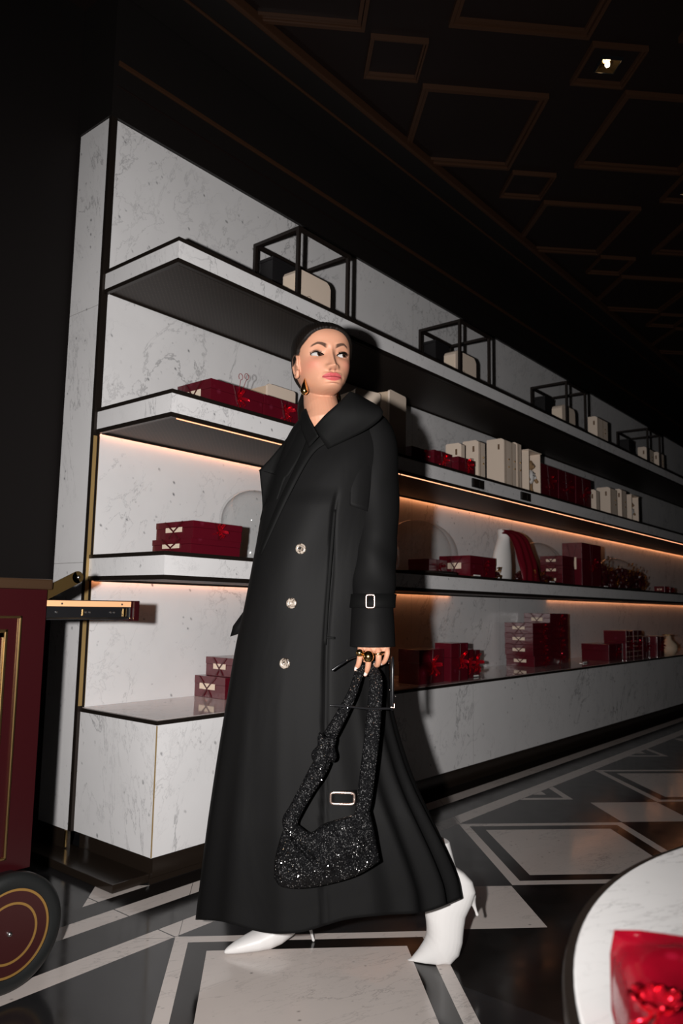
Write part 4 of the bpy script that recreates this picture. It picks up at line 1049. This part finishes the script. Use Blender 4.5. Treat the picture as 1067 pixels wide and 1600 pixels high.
# stand-up collar round the neck, wide revers
sheet('collar', [(547, 611), (528, 630), (508, 648), (490, 668)], [(564, 618), (598, 642), (578, 668), (512, 702)], 0, M['coat2'], coat, 12, .006, .0, 24, lambda t_, u: 2.175 - .055 * sin(pi * (.15 + .8 * t_)) ** .7 - .012 * sin(pi * u) + .035 * u * (1 - t_))
sheet('collar', [(470, 645), (470, 668), (482, 700)], [(477, 638), (484, 655), (498, 682)], 0, M['coat2'], coat, 6, .006, .0, 12, lambda t_, u: 2.165 - .045 * t_ + .03 * (1 - u))
bm = bmesh.new(); rings = []
for i in range(25):
    a = -.55 + 3.6 * i / 24; c0 = pt(514, 662, 2.235); 
    rad_, h_ = .078, .065 + .02 * G(i - 7, 5)
    lo_ = c0 + AX * cos(a) * (rad_ + .012) + AN * sin(a) * rad_ * 1.0 - UP * .05; hi_ = c0 + AX * (cos(a) * rad_ + .006) + AN * sin(a) * rad_ * .8 + UP * (h_ * (1 - .55 * sstep(12, 24, i)) - .01)
    nn = (AX * cos(a) + AN * sin(a)) * .005
    rings.append([lo_, (lo_ + hi_) / 2 + nn * .3, hi_, hi_ + nn, (lo_ + hi_) / 2 + nn * 1.5, lo_ + nn])
loft(bm, rings); mesh_obj('collar_stand', bm, M['coat'], coat, True)
sheet('lapel', [(487, 667), (462, 726), (432, 790), (403, 862)], [(514, 690), (487, 712), (452, 775), (408, 868)], .016, M['coat2'], coat, 10, .006, .006)
sheet('lapel', [(479, 642), (436, 700), (407, 732.5), (404.5, 735), (405.5, 739), (410, 790), (406, 812)], [(489, 668), (474, 704), (456, 736), (450, 744), (444, 752), (428, 795), (411, 818)], .008, M['coat2'], coat, 10, .006, .004)
sheet('storm_flap', [(566, 650), (556, 690), (548, 740), (546, 790)], [(596, 652), (592, 690), (584, 740), (576, 800)], .004, M['coat'], coat, 8, .006, .004)
sheet('pocket_welt', [(521, 796), (516, 850), (509, 940), (505, 1008)], [(525, 796), (521, 850), (514, 940), (510, 1008)], .008, M['coat2'], coat, 3, .004, .0)
sheet('pocket_tab', [(508, 994), (508, 998)], [(524, 995), (524, 999)], .006, M['coat2'], coat, 4, .003, 0, 4)
# far sleeve cuff showing left of the body
bm = bmesh.new(); rings = []
for (x, y, D, ra, rb) in ((474, 712, 2.30, .045, .05), (458, 800, 2.31, .05, .055), (436, 900, 2.32, .05, .05), (404, 948, 2.33, .046, .045), (382, 972, 2.33, .034, .042), (374, 990, 2.33, .027, .04)):
    c0 = pt(x, y, D); rings.append([c0 + AX * cos(k * 2 * pi / 32) * ra + AN * sin(k * 2 * pi / 32) * rb + UP * (.35 * ra * cos(k * 2 * pi / 32)) for k in range(32)])
loft(bm, rings); mesh_obj('sleeve', bm, M['coat'], coat, True)
# near sleeve
ST = [(640, 566, 582, .03, 2.265), (652, 558, 600, .05, 2.262), (670, 553, 613, .062, 2.26), (700, 550, 621, .068, 2.255), (760, 549, 623, .072, 2.245), (850, 548, 621, .07, 2.22), (905, 548, 618, .066, 2.19), (950, 549, 615, .06, 2.155), (1010, 547, 617, .055, 2.12)]
def sl_pt(y, th, off=0.0):
    xl, xr, rd, dc = interp(ST, y); pl, pr = pt(xl, y, dc), pt(xr, y, dc); c = (pl + pr) / 2; a = (pr - pl) / 2
    k = 1 + .035 * sin(y * .05 + th * 2) * sstep(700, 760, y) * sstep(930, 880, y) + .05 * G(th + 1.9, .35) * sstep(660, 720, y) * sstep(900, 800, y) + .03 * sin(y * .09 - th * 3) * sstep(830, 870, y) * sstep(960, 930, y)
    k -= .04 * G(y - 938, 11) ; k += .02 * sstep(955, 975, y)
    return c + a * cos(th) * k + AN * rd * sin(th) * (k + .05 * (k - 1)) + (a.normalized() * cos(th) + AN * sin(th)) * off
bm = bmesh.new(); yy = [640 + i * 370 / 110 for i in range(111)]
loft(bm, [[sl_pt(y, k * 2 * pi / 96) for k in range(96)] for y in yy] + [[sl_pt(y, k * 2 * pi / 96, -.005) for k in range(96)] for y in yy[::-1][:22]], caps=False)
bm.verts.ensure_lookup_table(); bm.faces.new([bm.verts[k] for k in range(96)])
sleeve = mesh_obj('sleeve', bm, M['coat'], coat, True)
bm = bmesh.new()
loft(bm, [[sl_pt(y, k * 2 * pi / 96, o_) for k in range(96)] for y, o_ in ((928, .001), (928.5, .006), (939, .007), (949.5, .006), (950, .001))], caps=False)
strap = mesh_obj('cuff_strap', bm, M['coat2'], sleeve, True)
M['rose_gold'] = mat('pale_rose_gold', (.78, .58, .50), .25, .9)
def buckle(cx, cy, w_, h_, D, parent, rz=0.0, th=2.4):
    bm = bmesh.new(); pts = []
    for k in range(40):
        a = k * 2 * pi / 40; u, v = math.copysign(abs(cos(a)) ** .35, cos(a)) * w_ / 2, math.copysign(abs(sin(a)) ** .35, sin(a)) * h_ / 2
        pts.append(pt(cx + u * cos(rz) - v * sin(rz), cy + u * sin(rz) + v * cos(rz), D))
    pts.append(pts[0]); pts.append(pts[1]); tube(bm, pts, th / 545, 8); return mesh_obj('buckle', bm, M['rose_gold'], parent, True)
buckle(578.5, 939.5, 13, 20, 2.085, strap, 0, 1.5)
# hanging belt end with its big buckle
sheet('belt_end', [(519, 1236), (519, 1250), (519, 1258)], [(556, 1234), (557, 1248), (556, 1258)], .020, M['coat2'], coat, 6, .006, .004, 8)
buckle(535, 1247.5, 37, 18, front_D(535, 1247) - .028, coat, .03, 1.9)
# horn buttons
M['horn'] = mat('marbled_horn', (.42, .36, .30), .25); N = NT(M['horn'])
nn_ = N.noise(N.pos('Object'), 60, 3, .6, 2.5); N.l(N.ramp(nn_, [(.40, (.02, .014, .01, 1)), (.50, (.26, .21, .17, 1)), (.7, (.42, .38, .33, 1))]), N.b.inputs['Base Color'])
for (x, y) in ((470, 857.5), (455.5, 942.5), (445, 1036.5)):
    bm = bmesh.new(); lathe(bm, [(.0005, .001), (.005, .0012), (.007, .0035), (.0115, .0042), (.0145, .003), (.015, 0), (.0145, -.002), (.0005, -.002)], 28)
    p = pt(x, y, front_D(x, y) - .012); q = (-AN * .97 - AX * .2 + UP * .0).normalized().to_track_quat('Z', 'Y').to_matrix().to_4x4()
    for k in range(4): bmesh.ops.create_uvsphere(bm, u_segments=8, v_segments=6, radius=.0011, matrix=Matrix.Translation((.0025 * (1 if k % 2 else -1), .0025 * (1 if k > 1 else -1), .0014)))
    bmesh.ops.transform(bm, verts=bm.verts, matrix=Matrix.Translation(p) @ q); mesh_obj('button', bm, M['horn'], coat, True)

# ---- white ankle boots
M['boot'] = mat('white_leather', (.66, .645, .635), .38, 0, .4); M['sole'] = mat('pale_sole', (.45, .41, .38), .5)
def ring_boot(bm, secs, side, n=28):
    """secs: (centre, half height vector, half width)"""
    loft(bm, [[c + hv * math.copysign(abs(sin(a)) ** .9, sin(a)) + side * w_ * math.copysign(abs(cos(a)) ** .9, cos(a)) for a in [k * 2 * pi / n for k in range(n)]] for c, hv, w_ in secs])
def stiletto(bm, top, tip, r0=.020, r1=.0042):
    n = 9; sp = [top + (tip - top) * (i / n) for i in range(n + 1)]
    tube(bm, sp, [r1 + (r0 - r1) * (1 - i / n) ** 2.6 for i in range(n)] + [r1 * 1.25], 16)
toe, heel = Vector((1.600, 1.735, 0)), Vector((1.838, 1.602, 0))
fx = (toe - heel).normalized(); fs = Vector((-fx.y, fx.x, 0)); cen = heel + fx * .15
def b1(x, z, h_): return (cen + fx * x + UP * z, UP * h_)
bm = bmesh.new()
ring_boot(bm, [(*b1(.122, .008, .004), .003), (*b1(.112, .011, .009), .010), (*b1(.09, .016, .015), .020), (*b1(.06, .022, .021), .030), (*b1(.025, .028, .027), .0385), (*b1(-.01, .036, .034), .041), (*b1(-.045, .055, .045), .039), (*b1(-.08, .083, .055), .036), (*b1(-.115, .110, .052), .034), (*b1(-.145, .122, .036), .026), (*b1(-.158, .124, .018), .012)], fs)
ell_rows = [(cen + fx * -.108 + UP * .10, .042, .036), (cen + fx * -.10 + UP * .16, .042, .040), (cen + fx * -.095 + UP * .22, .046, .044), (cen + fx * -.095 + UP * .27, .050, .047)]
loft(bm, [[c + fx * cos(k * 2 * pi / 28) * ra + fs * sin(k * 2 * pi / 28) * rb for k in range(28)] for c, ra, rb in ell_rows])
stiletto(bm, cen + fx * -.125 + UP * .085, heel + UP * .0045)
bt = remeshed('boot', bm, .0021, M['boot'], woman, 6)
# pushing-off boot: toes on the floor, heel lifted high
t2, bl = pt(636, 1506, 2.287), pt(694, 1488, 2.287)
g2x = (t2 - bl); g2x.z = 0; g2x.normalize(); s2 = Vector((-g2x.y, g2x.x, 0))
toe2 = hit = None
def fl_(x, y): # point on the floor seen at x, y
    v = Vector(CR[0]) * ((x - 533.5) / FPX) + Vector(CR[1]) * ((y - 800) / FPX) + Vector(CR[2]); return CAM - v * (1.0 / v.z)
T2 = fl_(634, 1509); B2 = fl_(696, 1502); g2x = (T2 - B2).normalized(); s2 = Vector((-g2x.y, g2x.x, 0)); D2 = B2.dot(AN)
def q2(x, y, dd=0): return pt(x, y, D2 + dd)
def sec(c, hx, hy, w_):
    """hx, hy: half-height vector in picture pixels"""
    a = q2(*c); b = q2(c[0] + hx, c[1] + hy); return (a, b - a, w_)
bm = bmesh.new()
def sec2(a, b, w_):
    a, b = q2(*a), q2(*b); return ((a + b) / 2, (a - b) / 2, w_)
ring_boot(bm, [sec2(*v) for v in (((635, 1506), (636, 1510), .003), ((643, 1497), (645, 1511), .012), ((655, 1484), (662, 1512), .024), ((664, 1471), (683, 1512), .034), ((668, 1461), (702, 1507), .040), ((668, 1452), (715, 1492), .040), ((667, 1442), (721, 1472), .039),
    ((665, 1430), (723, 1452), .037), ((666, 1415), (726, 1432), .036), ((670, 1400), (735, 1413), .036), ((677, 1385), (742, 1393), .035), ((680, 1370), (737, 1376), .036), ((678, 1356), (724, 1362), .038), ((670, 1346), (710, 1352), .042), ((650, 1310), (700, 1312), .048))], s2)
stiletto(bm, q2(736, 1402), q2(745.5, 1429), .016)
for v in bm.verts: v.co.z = max(v.co.z, .0015)
bt2 = remeshed('boot', bm, .0021, M['boot'], woman, 6)

# ---- rings
def ring_at(c, ax_, r_, th, dome_r=0, dome_dir=None):
    bm = bmesh.new(); ax_ = Vector(ax_).normalized(); u = ax_.orthogonal().normalized(); v = ax_.cross(u)
    pts = [c + (u * cos(a) + v * sin(a)) * r_ for a in [k * 2 * pi / 24 for k in range(26)]]
    tube(bm, pts, th, 8)
    if dome_r: bmesh.ops.create_uvsphere(bm, u_segments=24, v_segments=14, radius=dome_r, matrix=Matrix.Translation(c + dome_dir * r_ * .9))
    mesh_obj('ring', bm, M['gold'], woman, True)
ring_at(hp(563, 1020, -.012), (0, 0, 1), .0098, .0022, .0105, (-AN - AX * .25).normalized())
ring_at(hp(576, 1025, -.018), (0, 0, 1), .0098, .0022, .0155, (-AN - AX * .15 - UP * .1).normalized())
ring_at(hp(591.5, 1022, -.017), AX * .1 + UP, .0100, .0022)
bm = bmesh.new(); tube(bm, [hp(586, 1022.5, -.031), hp(592, 1021.5, -.033), hp(597, 1019.5, -.030), hp(600, 1019, -.026)], [.0015, .0024, .0032, .0024], 10); mesh_obj('ring_bead', bm, M['gold'], woman, True)

# ================================================================= handbag
def sparkle():
    m = mat('black_crystal_mesh', (.0035, .0035, .004), .3, 0, .10); N = NT(m)
    v = N.n('TexVoronoi'); v.inputs['Scale'].default_value = 520; N.l(N.pos('Object'), v.inputs['Vector'])
    g = N.n('NewGeometry'); sb = N.n('VectorMath', operation='SUBTRACT'); N.l(v.outputs['Color'], sb.inputs[0]); sb.inputs[1].default_value = (.5, .5, .5)
    sc = N.n('VectorMath', operation='SCALE'); N.l(sb.outputs[0], sc.inputs[0]); sc.inputs['Scale'].default_value = 1.3
    ad = N.n('VectorMath', operation='ADD'); N.l(g.outputs['Normal'], ad.inputs[0]); N.l(sc.outputs[0], ad.inputs[1])
    nm = N.n('VectorMath', operation='NORMALIZE'); N.l(ad.outputs[0], nm.inputs[0]); N.l(nm.outputs[0], N.b.inputs['Normal'])
    cell = N.m('FRACT', N.m('MULTIPLY', N.n('SeparateXYZ').outputs[0], 1)) if 0 else None
    sx = N.n('SeparateXYZ'); N.l(v.outputs['Color'], sx.inputs[0])
    k = N.m('GREATER_THAN', sx.outputs[2], .955)
    N.l(N.mix(k, (.005, .005, .0055, 1), (.75, .73, .72, 1)), N.b.inputs['Base Color']); N.l(N.m('MULTIPLY', k, .9), N.b.inputs['Metallic'])
    N.l(N.m('MULTIPLY_ADD', k, -.16, .36), N.b.inputs['Roughness'])
    return m
M['sparkle'] = sparkle(); M['crystal'] = mat('crystal', (.95, .93, .9), .08, 1)
BD = 2.03
bag = thing('handbag', 'black crystal-covered baguette handbag with knotted strap in the woman\'s hand', 'handbag', (0, 0, 0))
def sam(P, t):
    f_ = t * (len(P) - 1); i = min(int(f_), len(P) - 2); return P[i] + (P[i + 1] - P[i]) * (f_ - i)
TOP = spline([(450, 1276, 0), (468, 1290, 0), (486, 1300, 0), (508, 1286, 0), (545, 1275, 0), (577, 1264, 0)], 6)
BOT = spline([(428, 1372, 0), (440, 1386, 0), (475, 1388, 0), (520, 1380, 0), (560, 1367, 0), (594, 1346, 0)], 6)
LFT = spline([(450, 1276, 0), (437, 1312, 0), (429, 1345, 0), (428, 1372, 0)], 6)
RGT = spline([(577, 1264, 0), (584, 1292, 0), (589, 1320, 0), (594, 1346, 0)], 6)
def coons(u, v):
    a, b, c, d_ = TOP[0], TOP[-1], BOT[0], BOT[-1]
    return sam(TOP, u) * (1 - v) + sam(BOT, u) * v + sam(LFT, v) * (1 - u) + sam(RGT, v) * u - (a * (1 - u) * (1 - v) + b * u * (1 - v) + c * (1 - u) * v + d_ * u * v)
bm = bmesh.new(); NU, NV = 60, 44
def bag_pt(i, j, sgn):
    u, v = i / NU, j / NV; q = coons(u, v); e = (max(0, sin(pi * u)) * max(0, sin(pi * v))) ** .42
    th = .034 * e * (1 + .25 * v)
    if sgn < 0: th += .006 * (sin(q.x * .07 + q.y * .11) + .6 * sin(q.x * .17 - q.y * .09)) * e; th -= .012 * G((q.y - 1300) - (q.x - 447) * 1.05, 5) * sstep(440, 455, q.x) * sstep(520, 500, q.x)
    return pt(q.x, q.y, BD + sgn * th)
fg = [[bm.verts.new(bag_pt(i, j, -1)) for i in range(NU + 1)] for j in range(NV + 1)]
bg = [[bm.verts.new(bag_pt(i, j, 1)) for i in range(NU + 1)] for j in range(NV + 1)]
for g_ in (fg, bg):
    for j in range(NV):
        for i in range(NU): bm.faces.new((g_[j][i], g_[j][i + 1], g_[j + 1][i + 1], g_[j + 1][i]))
bmesh.ops.remove_doubles(bm, verts=bm.verts, dist=.0006)
mesh_obj('bag_body', bm, M['sparkle'], bag, True)
def strap_px(rows):
    rings = []; P = spline([pt(x, y, D) for x, y, D, w_, t_ in rows], 6); W = spline([(w_, t_, 0) for x, y, D, w_, t_ in rows], 6)
    for i, p in enumerate(P):
        t_ = (P[min(i + 1, len(P) - 1)] - P[max(i - 1, 0)]).normalized(); u = (AX - t_ * AX.dot(t_)).normalized() if abs(t_.dot(AX)) < .9 else UP; n_ = t_.cross(u)
        rings.append([p + u * cos(k * 2 * pi / 20) * W[i].x / 1090 + n_ * sin(k * 2 * pi / 20) * W[i].y for k in range(20)])
    bm = bmesh.new(); loft(bm, rings); return bm
mesh_obj('strap', strap_px([(577, 1040, 2.11, 15, .006), (587, 1060, 2.09, 19, .007), (585, 1105, 2.07, 21, .008), (580, 1160, 2.05, 22, .009), (574, 1210, 2.04, 22, .010), (568, 1258, 2.035, 21, .013), (560, 1285, 2.03, 16, .018)]), M['sparkle'], bag, True)
mesh_obj('strap', strap_px([(572, 1038, 2.11, 12, .006), (561, 1052, 2.09, 13, .007), (551, 1082, 2.07, 14, .009), (533, 1118, 2.06, 17, .011), (514, 1152, 2.05, 20, .014)]), M['sparkle'], bag, True)
mesh_obj('strap', strap_px([(506, 1186, 2.045, 22, .014), (496, 1205, 2.04, 24, .014), (478, 1236, 2.035, 21, .013), (462, 1265, 2.03, 20, .016), (453, 1285, 2.03, 22, .02), (462, 1306, 2.03, 16, .02)]), M['sparkle'], bag, True)
bm = bmesh.new(); kc = pt(507, 1173, 2.04); bmesh.ops.create_uvsphere(bm, u_segments=40, v_segments=28, radius=1)
for v in bm.verts:
    p = v.co; k = 1 + .16 * sin(p.z * 5 + p.x * 4) + .08 * sin(p.x * 9); v.co = kc + (AX * (p.x * .030 + p.z * .006) + AN * p.y * .022 + UP * (p.z * .048 + p.x * .004)) * k
mesh_obj('knot', bm, M['sparkle'], bag, True)
rnd = random.Random(7)
bm = bmesh.new()
for k in range(64):
    i, j = rnd.randint(4, NU - 4), rnd.randint(4, NV - 4); p = bag_pt(i, j, -1) - AN * .0006
    bmesh.ops.create_icosphere(bm, subdivisions=1, radius=rnd.choice((.0010, .0013, .0019)), matrix=Matrix.Translation(p))
cr = mesh_obj('crystal_studs', bm, M['crystal'], bag); cr['kind'] = 'stuff'

# ================================================================= sunglasses held with the strap
sg_ = thing('sunglasses', 'black sunglasses studded with crystals, hanging from the woman\'s fingers', 'sunglasses', (0, 0, 0))
bm = bmesh.new()
fr_pts = [(609, 1030), (613, 1034), (614, 1050), (614, 1075), (613, 1098), (609, 1106)]
for dd_ in (-.028, .028):
    c0 = pt(612.5, 1068, 2.10 + dd_); pts = [c0 + AN * .024 * cos(a) + UP * (.020 * sin(a)) + AX * .001 for a in [k * 2 * pi / 24 for k in range(26)]]
    pts = [c0 + AN * .022 * math.copysign(abs(cos(a)) ** .7, cos(a)) + UP * .068 * math.copysign(abs(sin(a)) ** .6, sin(a)) for a in [k * 2 * pi / 28 for k in range(30)]]
    tube(bm, pts, .0036, 8)
tube(bm, [pt(612.5, 1050, 2.095), pt(612.5, 1050, 2.105)], .004, 8)
fo = mesh_obj('frame', bm, M['black_plastic'], sg_, True)
for dd_ in (-.028, .028):
    bm = bmesh.new(); c0 = pt(612.5, 1068, 2.10 + dd_); rr = [[c0 + AX * s_ + AN * .021 * q * math.copysign(abs(cos(a)) ** .7, cos(a)) + UP * .066 * q * math.copysign(abs(sin(a)) ** .6, sin(a)) for a in [k * 2 * pi / 28 for k in range(28)]] for s_, q in ((-.001, 1), (.001, 1))]
    loft(bm, rr); mesh_obj('lens', bm, M['black_plastic'], sg_)
bm = bmesh.new(); tube(bm, spline([pt(612, 1107, 2.052), pt(575, 1107, 2.035), (pt(545, 1104, 2.02)), pt(516, 1102, 2.01)], 4), [.0030] * 8 + [.0026] * 5, 8); mesh_obj('temple', bm, M['black_plastic'], sg_, True)
bm = bmesh.new(); tube(bm, spline([pt(611, 1032, 2.10), pt(585, 1034, 2.13), pt(556, 1027, 2.095), pt(534, 1037, 2.075), pt(519, 1047, 2.07)], 4), [.0026] * 12 + [.0036] * 5, 8); mesh_obj('temple', bm, M['black_plastic'], sg_, True)
for x, y, r_ in ((607.5, 1036.5, 1.2), (615.5, 1040, 1.3), (609, 1078, 1.1), (542, 1031.5, 1.0), (543, 1106, 1.1), (618, 1088, 1.0), (596.5, 1064, .9)):
    bm = bmesh.new(); bmesh.ops.create_icosphere(bm, subdivisions=2, radius=r_ / 560, matrix=Matrix.Translation(pt(x, y, 2.02 if x < 600 and y > 1100 else 2.06)))
    mesh_obj('crystal', bm, M['crystal'], sg_)
bm = bmesh.new(); tube(bm, [pt(611, 1105, 2.045), pt(616, 1106, 2.045), pt(616, 1100, 2.045)], .0022, 8); mesh_obj('hinge', bm, M['rose_gold'], sg_, True)
